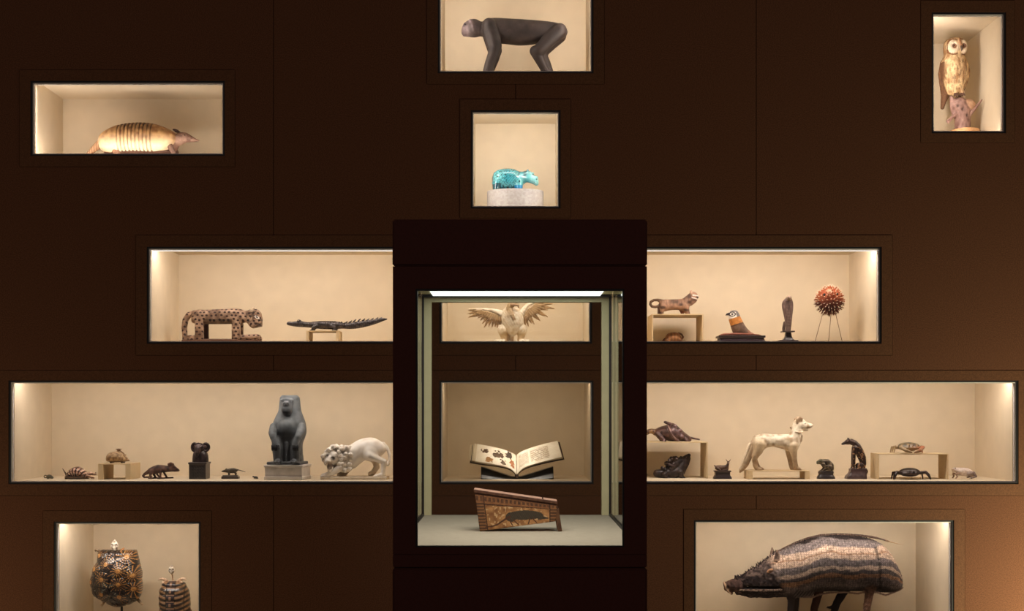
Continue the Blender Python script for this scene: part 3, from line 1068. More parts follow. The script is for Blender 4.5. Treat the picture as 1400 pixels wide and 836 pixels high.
def crocodile():
    fr = on_floor(459, 'leopard', 0.2)
    riser(fr, 421.6, 465.6, 453.4, -20, 18, 'narrow tan display riser carrying the small dark crocodile', 1.2, 3.6)
    f2 = Frame(459, fr.y, 453.4)
    r = piece('crocodile_figure', f2, 'small dark crocodile figure with raised tail on a narrow tan riser', 'sculpture')
    dk = lambda X, Y, D: mixc(rgb(78, 70, 70), rgb(44, 38, 38), nz(X, Y, D, 3, 4))
    sc = lambda T: 1 + 0.05 * np.sin(T * 2.3)
    s = Sdf(0.35)
    s.add(L('x', [(392, 441.5, 444, 1.4), (394, 440.2, 445, 2.2), (399, 440.3, 446.2, 2.6), (406, 439.4, 447.2, 3.6), (412, 439.3, 447.6, 4.6), (418, 440.4, 447.9, 4.6), (426, 440.4, 448.6, 5),
                  (436, 439.4, 450, 6.4), (447, 439.1, 450.6, 7), (459, 439.8, 450.6, 6.2), (468, 441.4, 449.8, 5), (478, 441.5, 450.3, 4.6), (488, 440, 449.6, 4), (498, 438.6, 447.8, 3.4),
                  (508, 437.4, 445.2, 2.8), (517, 436.2, 442.2, 2.1), (524, 435.2, 439.3, 1.4), (529.4, 435.8, 437.4, .7)], 2.2, 0, sc), dk)
    for d in (-2.6, 2.6):
        s.add(E(409, 439.2, d, 2.6, 2.0, 1.5), dk, 1)
    for x, y, h in ((474, 441, 2.0), (480, 440, 2.6), (486, 438.5, 3), (492, 437.8, 3), (498, 437.4, 2.8), (504, 437, 2.4), (510, 436.2, 2.4), (516, 435.4, 2), (521, 435, 1.2)):
        for d in ((-1.6, 1.6) if x < 500 else (0,)):
            s.add(C((x - 2.2, y + 1.4, d, 1.1), (x + .8, y - h * .45, d, .6)), dk, .6)
    for x in range(428, 470, 3):
        for d in (-3, 0, 3):
            s.add(E(x, 440 + (0.6 if abs(x - 447) > 12 else -.2) + abs(d) * .12, d, 1, .8, .8), dk, .4)
    for x0, x1_ in ((433, 429), (454, 459)):
        for d in (-1, 1):
            s.add(C((x0, 446.5, d * 5.5, 2.6), (x1_, 448.8, d * 8, 2), (x1_ - 1 if x0 < 440 else x1_, 452, d * 8.5, 1.5), (x1_ - 3.4, 452.4, d * 9, 1)), dk, 1)
    s.sub(C((391, 443.8, -4, .5), (404, 445.2, -5, .5), (412, 445.8, -6, .4)), rgb(20, 16, 16), .3)
    s.mesh('body', f2, M['bronze'], r, clip_y=f2.B)
    for d in (-3.6, 3.6):
        ball('eye', f2, r, 408.4, 438.8, d * 1.04, 0.7, rgb(196, 184, 160), M['bronze'])


crocodile()


def vulture():
    fr = on_floor(700, 'vulture', 0.22)
    r = piece('vulture_figure', fr, 'cream vulture figure with outspread feathered wings behind the display case glass', 'sculpture')
    wh = lambda X, Y, D: mixc(rgb(240, 228, 208), rgb(206, 184, 152), nz(X, Y, D, 2.2, 4) * 1.3 - .3)
    s = Sdf(0.5)
    s.add(L('y', [(421, 690, 708, 6), (425, 687, 712, 10), (431, 685.6, 715, 13), (438, 685.5, 715.8, 14), (445, 687, 715, 13.5), (451, 690, 712, 11.5), (456, 694, 708, 9), (459.5, 698, 704, 4)], 2.1), wh)
    s.add(C((697.5, 432, -8, 6), (696.5, 426, -8, 4.4), (696, 421.5, -8.5, 4), (697, 419, -9, 4), (700, 418.6, -10.5, 3.4)), lambda X, Y, D: mixc(rgb(196, 170, 130), rgb(160, 132, 98), nz(X, Y, D, 2, 3)), 2)
    s.add(C((698, 424, -10, 2.6), (700.5, 432, -13.8, 2.4), (702.5, 437, -14.6, 1.8)), rgb(176, 146, 110), 1)
    for sx in (-1, 1):
        cx = 700.5 + sx * 13.5
        s.add(E(cx, 451.5, -2, 6.6, 7.5, 8, sx * 12), wh, 1)
        s.add(C((cx - sx * 1, 455, -2, 6), (cx - sx * 2, 462, -3, 4.6), (cx - sx * 2.5, 468, -3, 4)), rgb(190, 160, 116), 2)
        for k in (-1, 0, 1):
            fx = cx + sx * 1.5
            s.add(C((fx - sx * 2.5, 467.5, -4, 2.6), (fx + k * 4.2, 467.2, -11, 2), (fx + k * 5.6 + sx * 2.4, 469, -15, 1.3)), wh, 1.2)
        s.add(C((fx, 467.5, -5, 2.4), (fx + sx * 7, 466.6, -8, 2), (fx + sx * 11, 469, -9.5, 1.2)), wh, 1.2)
    s.add(C((698, 455, 7, 4.6), (698, 466, 9, 5), (698, 472, 9, 4.6)), rgb(186, 156, 114), 2)
    s.mesh('body', fr, M['marble'], r, clip_y=fr.B, disp=lambda X, Y, D: 0.35 * (nz(X, Y, D, 1.6, 9) - .5) * (Y < 447) + .5 * (np.sin(X * 1.7 + Y) * np.sin(Y * 1.9) > .4) * (Y < 447) * (Y > 427))
    Sdf(0.25).add(C((699.5, 418.4, -12, 2.6), (704, 418, -14, 2), (708, 418.8, -15, 1.4), (709.2, 422, -15, .7)), rgb(150, 120, 90)).mesh('beak', fr, M['marble'], r)
    for d in (-5.2,):
        ball('eye', fr, r, 699, 417.2, -13.6, .8, rgb(90, 66, 50), M['marble'])
    ft = lambda X, Y, D: mixc(rgb(190, 158, 114), rgb(126, 94, 62), nz(X * 2, Y * 2, D, 2, 7))

    def wing(lead, tips, roots):
        w = Sdf(0.42)
        w.add(C(*[(x, y, d, rr) for x, y, d, rr in lead]), wh, 1)
        n = len(tips)
        for i, ((tx, ty), (qx, qy)) in enumerate(zip(tips, roots)):
            dd = 1.2 * (i % 2)
            mx_, my_ = qx + (tx - qx) * .6, qy + (ty - qy) * .6
            w.add(C((qx, qy, 0 + dd, 1.5), (mx_, my_, 1.5 + dd, 2.1), (tx, ty, 2.5 + dd, .7)), ft, .35)
        for i in range(n - 1):   # short covert feathers over the roots
            qx, qy = [(a + b) / 2 for a, b in zip(roots[i], roots[i + 1])]
            tx, ty = [(a + b) / 2 for a, b in zip(tips[i], tips[i + 1])]
            w.add(C((qx, qy, -1.4, 1.5), (qx + (tx - qx) * .38, qy + (ty - qy) * .38, -1.0, 1.6), (qx + (tx - qx) * .52, qy + (ty - qy) * .52, -.4, .8)), ft, .3)
        return w
    wing([(690, 431, -1, 5), (682, 427.5, -1, 3.8), (672, 424.6, -1, 2.4), (660, 423.2, -1, 1.6), (641, 422.8, 0, .9)],
         [(640.5, 424.5), (640, 429), (640.5, 434), (647, 433.2), (653.5, 434.8), (657, 437.8), (659.5, 442.5), (662, 447.5), (668, 446.2), (672.5, 447.6), (677, 446.6), (679.5, 448), (683.5, 445)],
         [(658, 424), (659, 425.5), (661, 427), (663, 426.5), (666, 427), (668, 428), (670, 428.5), (673, 429), (675, 430), (677, 430.5), (680, 431), (683, 432), (686, 433)]
         ).mesh('wing', fr, M['marble'], r)
    wing([(711, 431, -1, 5), (716, 424.5, -1, 3.8), (721, 417.5, -1, 2.4), (730, 413.6, -1, 1.7), (741, 411, 0, 1)],
         [(748, 407.5), (753, 410), (755, 415.5), (758, 422), (749, 424), (749, 433.4), (744, 432), (738.5, 438.5), (735, 437), (730.5, 443), (727, 442), (722.5, 446), (718.5, 444)],
         [(732, 413.5), (732, 415), (731, 416.5), (730, 418), (729, 419.5), (728, 421), (726, 422), (724, 423), (722, 424.5), (720, 426), (718.5, 427.5), (717, 429.5), (715, 432)]
         ).mesh('wing', fr, M['marble'], r)


vulture()


def cat():
    fr = on_floor(924, 'cat', 0.3)
    riser(fr, 888, 957, 431.8, -34, 27, 'tan display riser carrying the striped brown clay cat', 1.4, 1.6)
    f2 = Frame(924, fr.y, 431.8)
    r = piece('cat_figure', f2, 'reddish brown clay cat with looped tail and pale muzzle standing on a riser', 'sculpture')
    br = lambda X, Y, D: mixc(rgb(156, 120, 98), rgb(76, 54, 44), nz(X * .6, Y, D, 3.6, 6) * 1.7 - .35)
    s = Sdf(0.38)
    s.add(L('x', [(901, 413, 422, 3), (903, 410.8, 425, 6), (908, 409.8, 426, 7.4), (916, 409.6, 424.6, 7.6), (926, 409.4, 424, 7.6), (934, 408.8, 425, 7.4), (939, 408.5, 425, 6.6), (942.5, 411, 421, 3)], 2.3), br)
    s.add(C((938, 413, 0, 6.2), (943, 408, 0, 5.6), (946.5, 404.5, 0, 5.2)), br, 2)
    s.add(E(948, 406, 0, 6.2, 6.4, 6, 25), br, 1.5)
    s.add(C((949, 411, 0, 3.6), (944, 415, 0, 3.5)), br, 2)
    s.add(C((950, 405.8, -1, 3.6), (952.6, 406.6, -1, 2.4)), br, 1)
    for d in (-3.6, 3.6):
        s.add(C((945, 401.5, d, 1.8), (944.4, 398.2, d, 1.0)), rgb(196, 160, 136), 1)
        s.add(C((906, 420, d, 4.4), (904.6, 427, d, 2.5), (904.8, 433, d, 2.2)), br, 1.5)
        s.add(C((937, 419, d, 4.6), (939.5, 427, d, 2.8), (942, 433, d, 2.4)), br, 1.5)
    s.add(C((931, 421, 4, 3.6), (933.5, 428, 4, 2.4), (934, 433, 4, 2.2)), rgb(110, 66, 48), 1.5)
    s.add(C((901, 418, 1, 2), (900.6, 433, 1, 1.7)), rgb(70, 44, 34), 1)
    s.add(C((904, 411.8, 0, 2.6), (899, 410.4, 0, 2), (894, 410.6, 0, 1.8), (889.8, 413, 0, 1.8), (889, 416.4, 0, 1.8), (891.4, 419.4, 0, 1.8), (896, 420, 0, 1.8), (900.6, 418.8, 0, 1.8)), rgb(84, 60, 40), 1)

    def face(X, Y, D, c):
        m = (np.abs(Y - 404.4 - (X - 948) * .1) < .8) & (X > 946) & (np.abs(D) > 1.5)
        m2 = (np.abs(Y - 408.2 - (X - 948) * .25) < .75) & (X > 945) & (np.abs(D) > 1.2)
        c = np.where((m | m2)[:, None], rgb(228, 214, 206)[None, :], c)
        st = (np.sin(X * 1.25 + 2 * nz(X, Y, D, 5, 2)) > .55) & (Y < 419) & (X > 908) & (X < 941)
        return np.where(st[:, None], c * .74, c)
    s.mesh('body', f2, M['wood'], r, clip_y=f2.B, paint=face)
    # the piece in the shade under the riser
    f3 = Frame(920, fr.y - .02, None, NICHE['cat'][0])
    t = piece('shell_creature_figure', f3, 'small brown domed shell creature in the shade under the cat riser', 'sculpture')
    s = Sdf(0.4)
    sh = lambda X, Y, D: mixc(rgb(166, 116, 74), rgb(108, 70, 44), nz(X, Y, D, 3, 3) + .3 * np.sin(X * 1.4))
    s.add(L('x', [(909, 463, 468, 4), (911, 458.5, 469, 8), (916, 455.5, 470, 11), (921, 454.6, 470, 12), (926, 455.4, 470, 11), (930, 458.5, 469.5, 8), (932, 463, 468.5, 4)], 2.1), sh)
    s.add(C((928, 455.8, 0, 1.2), (932, 457.5, 0, 1.3), (934, 461, 0, 1.3), (931.6, 464.6, 0, 1.2)), rgb(96, 66, 42), .8)
    s.add(C((912, 463, -2, 3), (907.5, 466.6, -3, 2.4), (905, 469, -3, 1.6)), sh, 1.5)
    for x in (912, 929):
        for d in (-8, 8):
            s.add(C((x, 466, d, 2.4), (x, 473, d, 1.8)), sh, 1)
    s.mesh('body', f3, M['wood'], t, clip_y=f3.B)
    ball('eye', f3, t, 906.5, 465.8, -5.4, .6, rgb(20, 14, 10), M['bronze'])


cat()


def falcon():
    fr = on_floor(1012, 'cat', 0.18)
    r = piece('falcon_figure', fr, 'painted wooden falcon with orange collar crouching on a black base', 'sculpture')
    b = Sdf(0.4)
    b.add(BX(980.5, 1044.3, 459.6, 462.6, -13.5, 13.5, .5), rgb(38, 26, 26))
    b.add(L('y', [(461.5, 982.5, 1042.5, 12), (464, 981.8, 1043.4, 12.6), (468.5, 979.5, 1046, 14), (fr.B, 979, 1046.4, 14.4)], 8), rgb(46, 32, 38), .6)
    b.mesh('base', fr, M['ebony'], r, 1)
    p = Sdf(0.4)
    p.add(L('x', [(983.6, 458.2, 460.2, 6), (986, 457, 460.4, 8.6), (995, 456, 460.4, 9.6), (1010, 455.4, 460.4, 10), (1030, 457, 460.4, 9.6), (1038, 458, 460.4, 8), (1040.6, 459, 460.2, 5)], 3.5), rgb(136, 80, 62))
    p.mesh('red_plinth', fr, M['wood'], r)

    def col(X, Y, D):
        t = Y + (X - 1005) * 0.32          # bands lie square to the sloping neck
        c = mixc(rgb(126, 100, 84), rgb(92, 68, 56), nz(X, Y, D, 4, 3))
        c = np.where((t < 444)[:, None], mixc(rgb(206, 136, 62), rgb(170, 104, 44), nz(X * 2, Y, D, 3, 2)), c)
        c = np.where(((t > 444) & (t < 446))[:, None], rgb(96, 66, 46)[None, :], c)
        head = (t < 434.5)
        c = np.where(head[:, None], rgb(226, 216, 202)[None, :], c)
        crown = head & ((X > 1004.6 + (Y - 425) * .18) | (Y < 427.2))
        c = np.where(crown[:, None], rgb(112, 104, 102)[None, :], c)
        e = np.sqrt(((X - 1000.3) / 4.2)**2 + ((Y - 430.2) / 2.9)**2)
        c = np.where((head & (e < 1.15) & (e > .72))[:, None], rgb(40, 32, 32)[None, :], c)
        c = np.where((head & (e < .42))[:, None], rgb(36, 28, 28)[None, :], c)
        tail = (X > 1021) & (Y > 452)
        return np.where(tail[:, None], mixc(rgb(158, 116, 94), rgb(120, 84, 68), nz(X, Y, D, 3, 3)), c)
    s = Sdf(0.36)
    s.add(L('y', [(424.6, 1001.5, 1006, 2), (425.4, 999.4, 1007.6, 4), (427.5, 996.8, 1009.4, 5.6), (431, 995.8, 1011.2, 6.6), (435, 996, 1013, 7.2), (440, 997, 1015.6, 8), (446, 998.8, 1019, 8.8), (451, 1000.4, 1023, 9),
                  (455, 1002, 1028, 8.6), (458, 1003.6, 1034, 7.6), (460, 1005, 1039.6, 6)], 2.1), col)
    s.mesh('body', fr, M['wood'], r, clip_y=459.6)
    Sdf(0.25).add(C((997.6, 429.6, 0, 2.4), (994.4, 430, 0, 1.6), (992.4, 431.2, 0, .6)), rgb(44, 34, 34)).mesh('beak', fr, M['ebony'], r)


M['ebony'] = sculpt('black_wood', 0.35, 0, 0.5, 90, 0.15, 0.08, 300)
falcon()


def cobra():
    fr = on_floor(1077, 'cat', 0.18)
    r = piece('cobra_figure', fr, 'slender dark rearing cobra with spread hood on a flared black stand', 'sculpture')
    hood = lambda X, Y, D: mixc(rgb(122, 98, 88), rgb(78, 58, 52), nz(X * 2.4, Y * .6, D, 3, 5)) * (1 - .35 * np.exp(-((X - 1077.8 - .0 * Y) / 1.5)**2) * (Y < 425))[:, None]
    s = Sdf(0.33)
    s.add(L('y', [(406.6, 1075, 1081, 2), (409, 1073, 1082.6, 2.8), (412, 1070.4, 1083.8, 3.3), (416, 1069, 1084.6, 3.5), (421, 1069.2, 1084.6, 3.5), (428, 1070.8, 1083.8, 3.5), (436, 1072.4, 1082.8, 3.7), (444, 1073.6, 1082, 3.9), (450, 1073.8, 1081.2, 4), (455, 1073.4, 1080.8, 4)], 2.2), hood)
    s.add(C((1078, 409.5, 0, 3.4), (1078, 407.6, -3, 3.3), (1077.8, 408, -7, 2.8)), lambda X, Y, D: mixc(rgb(172, 148, 130), rgb(120, 94, 80), nz(X, Y, D, 2, 1)), .7)
    for x in range(414, 450, 4):
        s.sub(C((1074.6, x, -4.4, .35), (1080.8, x, -4.4, .35)), rgb(74, 56, 50), .4)
    s.add(C((1073, 441, 3, 1.6), (1072, 449, 4, 2), (1072, 454.6, 4, 2)), hood, 1)
    s.mesh('body', fr, M['wood'], r, clip_y=454)
    for x in (1075.8, 1079.6):
        ball('eye', fr, r, x, 407, -9.0, .6, rgb(20, 14, 12), M['bronze'])
    b = Sdf(0.35)
    b.add(BX(1068.4, 1085.4, 452.8, 454.6, -8, 8, .4), rgb(60, 44, 40))
    b.add(L('y', [(454, 1074, 1081, 4), (457, 1073.6, 1081.6, 4.4), (461, 1072.8, 1082.2, 5), (464.4, 1070.5, 1084.5, 6.6), (466, 1069, 1086.5, 8)], 6), rgb(40, 30, 32), .5)
    b.add(BX(1064.2, 1089.4, 465.8, fr.B, -11.5, 11.5, .6), rgb(58, 46, 48), .5)
    b.mesh('base', fr, M['ebony'], r, 1)


cobra()


def pufferfish():
    fr = on_floor(1133, 'cat', 0.2)
    st = piece('wire_stand', fr, 'thin three legged wire stand holding up the spiny pufferfish', 'stand')
    wm = surface('dull_wire', lin(120, 96, 70), 0.4, 0.6)
    for a, b in (((1125, 425.6, -3), (1111.5, fr.B, -10)), ((1137, 428, 3), (1136.3, fr.B, 16)), ((1141, 426.4, -3), (1149.6, fr.B, -10))):
        bm = bmesh.new()
        p, q = Vector(fr.v(*[a[0], a[1], a[2]])), Vector(fr.v(b[0], b[1], b[2]))
        mt = Matrix.Translation((p + q) / 2) @ (q - p).to_track_quat('Z', 'Y').to_matrix().to_4x4()
        bmesh.ops.create_cone(bm, cap_ends=True, segments=8, radius1=.42 * fr.u, radius2=.42 * fr.u, depth=(q - p).length, matrix=mt)
        bm_obj('leg', bm, wm, st, 0, True)
    f2 = Frame(1133, fr.y, 430)
    r = piece('pufferfish', f2, 'round reddish brown pufferfish bristling with pale tipped spines', 'fish')
    cx, cy, R = 1134.2, 411.5, 16.0

    def skin(X, Y, D):
        return mixc(rgb(158, 80, 50), rgb(70, 34, 26), (Y - 402) / 20 + .3 * nz(X, Y, D, 4, 2) - .15)
    s = Sdf(0.5)
    s.add(L('y', [(394.4, 1129, 1139.4, 5), (396, 1124.6, 1143.6, 9.6), (400, 1121.4, 1147, 13), (406, 1119.2, 1149.2, 15), (413, 1118, 1150.4, 15.6), (419, 1119.8, 1148.6, 14.6), (424, 1124, 1144.4, 11), (427.4, 1130.4, 1138, 5)], 2.2), skin)
    s.add(C((1131.5, 400.5, -10, 4), (1131, 401.5, -14.5, 2.8)), rgb(206, 150, 120), 3)
    s.sub(E(1130.8, 401.8, -17.6, 1.5, 1, 1.2), rgb(90, 44, 40), .5)
    s.add(C((1148, 408, -1, 2), (1153, 409, 3, 1)), rgb(150, 84, 56), 1)
    s.add(C((1120, 409, -1, 2), (1114.5, 410, 3, 1)), rgb(150, 84, 56), 1)
    s.mesh('body', f2, M['fur'], r)
    for x, y in ((1141.2, 403.6), (1124.4, 404.2)):
        ball('eye', f2, r, x, y, s.front(x, y) + .5, 2.1, rgb(30, 20, 22), M['shell'])
    sp = Sdf(0.33)
    rng = random.Random(11)
    X = []
    for i in range(9000):
        z, a = rng.uniform(-1, 1), rng.uniform(0, 6.2832)
        q = math.sqrt(1 - z * z)
        v = (q * math.cos(a), z, q * math.sin(a))
        if v[2] > 0.6:
            continue
        if any((cx + v[0] * 16 - ex)**2 + (cy + v[1] * 16 - ey)**2 < 9 and v[2] < -.3 for ex, ey in ((1141.2, 403.6), (1124.4, 404.2), (1131, 401.5))):
            continue
        if any((cx + v[0] * 16 - ex)**2 + (v[2] * 16 - ed)**2 < 8 and v[1] > .5 for ex, ed in ((1125, -3), (1137, 3), (1141, -3))):
            continue
        if all((v[0] - w[0])**2 + (v[1] - w[1])**2 + (v[2] - w[2])**2 > .034 for w in X):
            X.append(v)
    # each spine a slender four sided cone; all together the bristly coat of the skin
    V, F, K = [], [], []
    rng = random.Random(3)
    for v in X:
        v = Vector(v)
        t1 = v.orthogonal().normalized()
        t2 = v.cross(t1)
        L_ = rng.uniform(6.0, 8.2)
        g = Vector((0, -.12 if v.y < .3 else 0.05, 0))
        base = Vector((cx, cy, 0)) + v * 15.2
        base.x = cx + (base.x - cx) * (1 - .16 * min(1, max(0, (cy - base.y) / 14)))
        mid = base + v * L_ * .68
        tip = base + (v + g * .6).normalized() * L_
        o = len(V)
        for c in range(4):
            a = c * math.pi / 2
            V.append(base + (t1 * math.cos(a) + t2 * math.sin(a)) * 1.35)
        for c in range(4):
            a = c * math.pi / 2
            V.append(mid + (t1 * math.cos(a) + t2 * math.sin(a)) * .85)
        for c in range(4):
            a = c * math.pi / 2
            V.append(tip + (t1 * math.cos(a) + t2 * math.sin(a)) * .22)
        t_ = min(1, max(0, (v.y + .5)))
        bc = lin(150, 78, 48) if v.y < .1 else lin(80, 42, 32)
        K += [bc] * 4 + [lin(170, 98, 60) if v.y < .1 else lin(116, 70, 50)] * 4 + [lin(250, 232, 206)] * 4
        for k in (0, 4):
            for c in range(4):
                e = (c + 1) % 4
                F.append((o + k + c, o + k + e, o + k + 4 + e, o + k + 4 + c))
        F.append((o + 8, o + 9, o + 10, o + 11))
    V = np.array([tuple(p) for p in V])
    arrays('spines', f2, M['fur'], r, V[:, 0], V[:, 1], V[:, 2], np.array(F), np.array(K))


pufferfish()
# ------------------------------------------------------------------ third row, left part
def two(base, dark, sc, seed=1, gain=1.0):
    return lambda X, Y, D: mixc(base, dark, (nz(X, Y, D, sc, seed) - .5) * gain + .5)


def tiny_reptile():
    fr = on_floor(66, 'baboon', 0.16)
    r = piece('reptile_figure', fr, 'tiny grey green coiled reptile at the far left end of the long niche', 'sculpture')
    s = Sdf(0.22)
    c = two(rgb(110, 106, 88), rgb(58, 54, 46), 1.5, 3)
    s.add(L('x', [(63.5, 651, 654, 1.2), (65, 649.8, 654.6, 2), (68, 649.4, 654.6, 2.6), (70.5, 650.2, 654.6, 2), (72.5, 652.6, 654.4, 1.2), (73.4, 653.4, 654.2, .5)]), c)
    s.add(RING(62.2, 652, 0, 1.9, 1.7, .65), c, .6)
    for d in (-2, 2):
        for x in (65, 70):
            s.add(C((x, 653, d * .8, .9), (x + .8, 655, d * 1.4, .7)), c, .5)
    s.mesh('body', fr, M['bronze'], r, clip_y=fr.B)
    for d in (-1.2, 1.2):
        ball('eye', fr, r, 71.2, 651.4, d * 1.15, .4, rgb(20, 18, 14), M['bronze'])


tiny_reptile()


def shell_turtle():
    fr = on_floor(108, 'baboon', 0.16)
    r = piece('turtle_figure', fr, 'turtle figure with striped ivory and dark red shell and upturned tail spike', 'sculpture')

    def stripes(X, Y, D):
        a = np.arctan2(Y - 660, X - 105)
        v = np.sin(a * 24 + np.abs(D) * .16 + 1.2 * nz(X, Y, D, 3, 4))
        h = np.sin(np.hypot(X - 105, Y - 660) * 1.45)
        return np.where(((v > -.1) & (h > -.8))[:, None], mixc(rgb(222, 196, 178), rgb(180, 130, 110), nz(X, Y, D, 3, 2)), rgb(62, 28, 22)[None, :])
    s = Sdf(0.3)
    s.add(L('x', [(91, 650, 653, 3), (93, 646, 653, 7), (97, 641.6, 653, 9.6), (102, 639, 653, 11), (107, 638.2, 653, 11), (112, 640.4, 653, 10), (117, 644.6, 653, 8), (121, 649, 653, 4)], 2.1), stripes)
    s.mesh('shell', fr, M['shell'], r)
    b = Sdf(0.3)
    dk = two(rgb(96, 72, 50), rgb(46, 32, 24), 2, 3)
    b.add(L('x', [(89.5, 651.4, 654.2, 4), (93, 651, 654.8, 9.4), (105, 651.2, 655, 11.8), (117, 651, 654.8, 9.6), (122, 651.4, 654.2, 4)], 3), dk)
    b.add(C((119, 650, 0, 3), (124, 647.6, 0, 2.2), (129, 649, 0, 1.6), (131, 648.8, 0, 1.2)), two(rgb(206, 172, 150), rgb(120, 84, 64), 2, 5), 1)
    b.add(C((130, 648.8, 0, 1), (131.2, 646, 0, .5)), dk, .5)
    b.add(C((119, 650.5, -4, 2.2), (125, 651.5, -7, 1.6), (131, 653.5, -7.5, 1), (130.6, 655, -7.5, .7)), two(rgb(206, 172, 150), rgb(120, 84, 64), 2, 5), .8)
    b.add(C((119, 651, 4, 2), (124, 654, 6, 1.3)), dk, .8)
    b.add(C((92, 652, 0, 2), (90, 648, 0, 1.2), (87.4, 644, 0, .8), (85.4, 641, 0, .4)), dk, .8)
    for d in (-7, 7):
        b.add(C((94, 652, d, 2), (92.5, 655, d * 1.2, 1.4)), dk, .6)
        b.add(C((117, 652, d, 2), (118, 655, d * 1.1, 1.4)), dk, .6)
    b.mesh('body', fr, M['bronze'], r, clip_y=fr.B)
    for d in (-1.5, 1.5):
        ball('eye', fr, r, 126.6, 647.4, d, .5, rgb(20, 14, 10), M['bronze'])


shell_turtle()


def hedgehog():
    fr = on_floor(163, 'baboon', 0.18)
    riser(fr, 141.4, 185.4, 633.5, -24, 24, 'small square tan riser carrying the little round clay vessel', 1.3, 7)
    f2 = Frame(163, fr.y, 633.5)
    r = piece('hedgehog_vessel', f2, 'small tan clay hedgehog shaped vessel with spout on a square riser', 'vessel')
    c = two(rgb(186, 156, 116), rgb(120, 90, 62), 2, 5, 1.5)
    s = Sdf(0.3)
    s.add(L('x', [(145.8, 626, 630, 3), (147, 622.6, 631, 6.5), (150, 619.8, 631.8, 9), (155, 618.2, 632.2, 10.6), (161, 618, 632.2, 11), (166, 619.2, 632, 10), (170, 622, 631.6, 8), (173, 625, 631.2, 5), (176, 628.6, 631, 2.4), (177.6, 629.6, 630.8, 1)]), c)
    s.add(C((161.6, 619, 0, 2), (161.6, 615, 0, 1.5)), c, 1.2)
    s.add(E(162.2, 614.6, 0, 4.2, .8, 4.2), rgb(96, 66, 46), .4)
    s.add(C((163.4, 616, 0, .8), (168, 619.5, 0, .8), (171, 623, 0, .8)), rgb(130, 98, 68), .5)
    for x in (153, 168):
        for d in (-5, 5):
            s.add(C((x, 631, d, 1.6), (x, 634, d, 1.1)), rgb(70, 48, 34), .5)
    for d in (-3.4, 3.4):
        s.add(E(170.6, 622.6, d * 1.3, 1, 1.2, .7), c, .4)
    s.mesh('body', f2, M['ceramic'], r, clip_y=f2.B, disp=lambda X, Y, D: .3 * ((np.sin(X * 2.6 + Y) * np.sin(Y * 2.6 - D) > .3)) * (X < 170) * (Y > 619))
    for d in (-2.4, 2.4):
        ball('eye', f2, r, 173.6, 627, d * 1.6, .5, rgb(30, 20, 14), M['bronze'])


hedgehog()


def chameleon():
    fr = on_floor(222, 'baboon', 0.17)
    r = piece('chameleon_figure', fr, 'reddish brown chameleon with raised head crest and curled tail on the niche floor', 'sculpture')
    c = two(rgb(96, 68, 58), rgb(44, 30, 27), 3, 4, 1.5)
    s = Sdf(0.3)
    s.add(L('x', [(200, 645, 649, 2), (204, 641, 648.6, 4), (210, 638, 649, 5.4), (216, 636.4, 648, 6), (222, 636.8, 646.6, 5.6), (228, 637.6, 646, 5), (232, 638, 645.5, 4.4), (235, 639, 645, 3)]), c)
    s.add(C((203, 645.5, 0, 2.6), (198, 648.4, 0, 2), (195.6, 651, 0, 1.5), (197, 652.9, 0, 1.2), (202, 652.8, 0, 1.1), (208, 651.6, 0, .9)), c, 1.5)
    s.add(PG([(230, 645), (229.6, 637.5), (231, 633.6), (234, 632.6), (237.4, 634), (238.4, 637), (242, 640), (245.6, 643), (245, 645), (240, 645.4)], -3.2, 3.2, 1.6), c, 1)
    s.add(C((231, 637, -3, .9), (230.6, 634.6, -3.2, .9), (234, 633, -2.6, .8), (237.6, 634.6, -3, .8), (238.4, 637.6, -3.2, .8)), rgb(104, 72, 60), .5)
    s.sub(C((238.6, 643.6, -4, .4), (245.6, 643.2, -2, .4), (245.6, 643.2, 2, .4), (238.6, 643.6, 4, .4)), rgb(40, 22, 20), .3)
    for d in (-1, 1):
        s.add(C((209, 644.5, d * 4, 2.6), (208 + d, 649.5, d * 5.5, 1.7), (210 + d * 1.4, 654, d * 6, 1.3)), c, 1)
        s.add(C((206 + d, 654.2, d * 6, 1.1), (214 + d * 3, 654.4, d * 6.5, 1)), c, .8)
        s.add(C((222.4, 642, d * 4.2, 2.2), (222 + d * 1.2, 647.6, d * 5.6, 1.5), (224 + d * 3, 654, d * 6, 1.2)), c, 1)
        s.add(C((220 + d * 3, 654.3, d * 6, 1.1), (231 + d * 4, 653.8, d * 6.5, .9)), c, .8)
    s.add(C((214, 649, 3, 1.4), (217, 653.4, 4, 1.1), (222, 654.4, 4.5, .9)), c, .8)
    for x in range(204, 232, 2):
        s.add(E(x, np.interp(x, [204, 210, 216, 222, 232], [641, 638, 636.3, 636.7, 637.8]), 0, .8, .7, .7), c, .4)
    s.mesh('body', fr, M['wood'], r, clip_y=fr.B)
    for d in (-3.4, 3.4):
        ball('eye', fr, r, 237.6, 638.8, d, 1.1, rgb(60, 34, 28), M['bronze'])


chameleon()


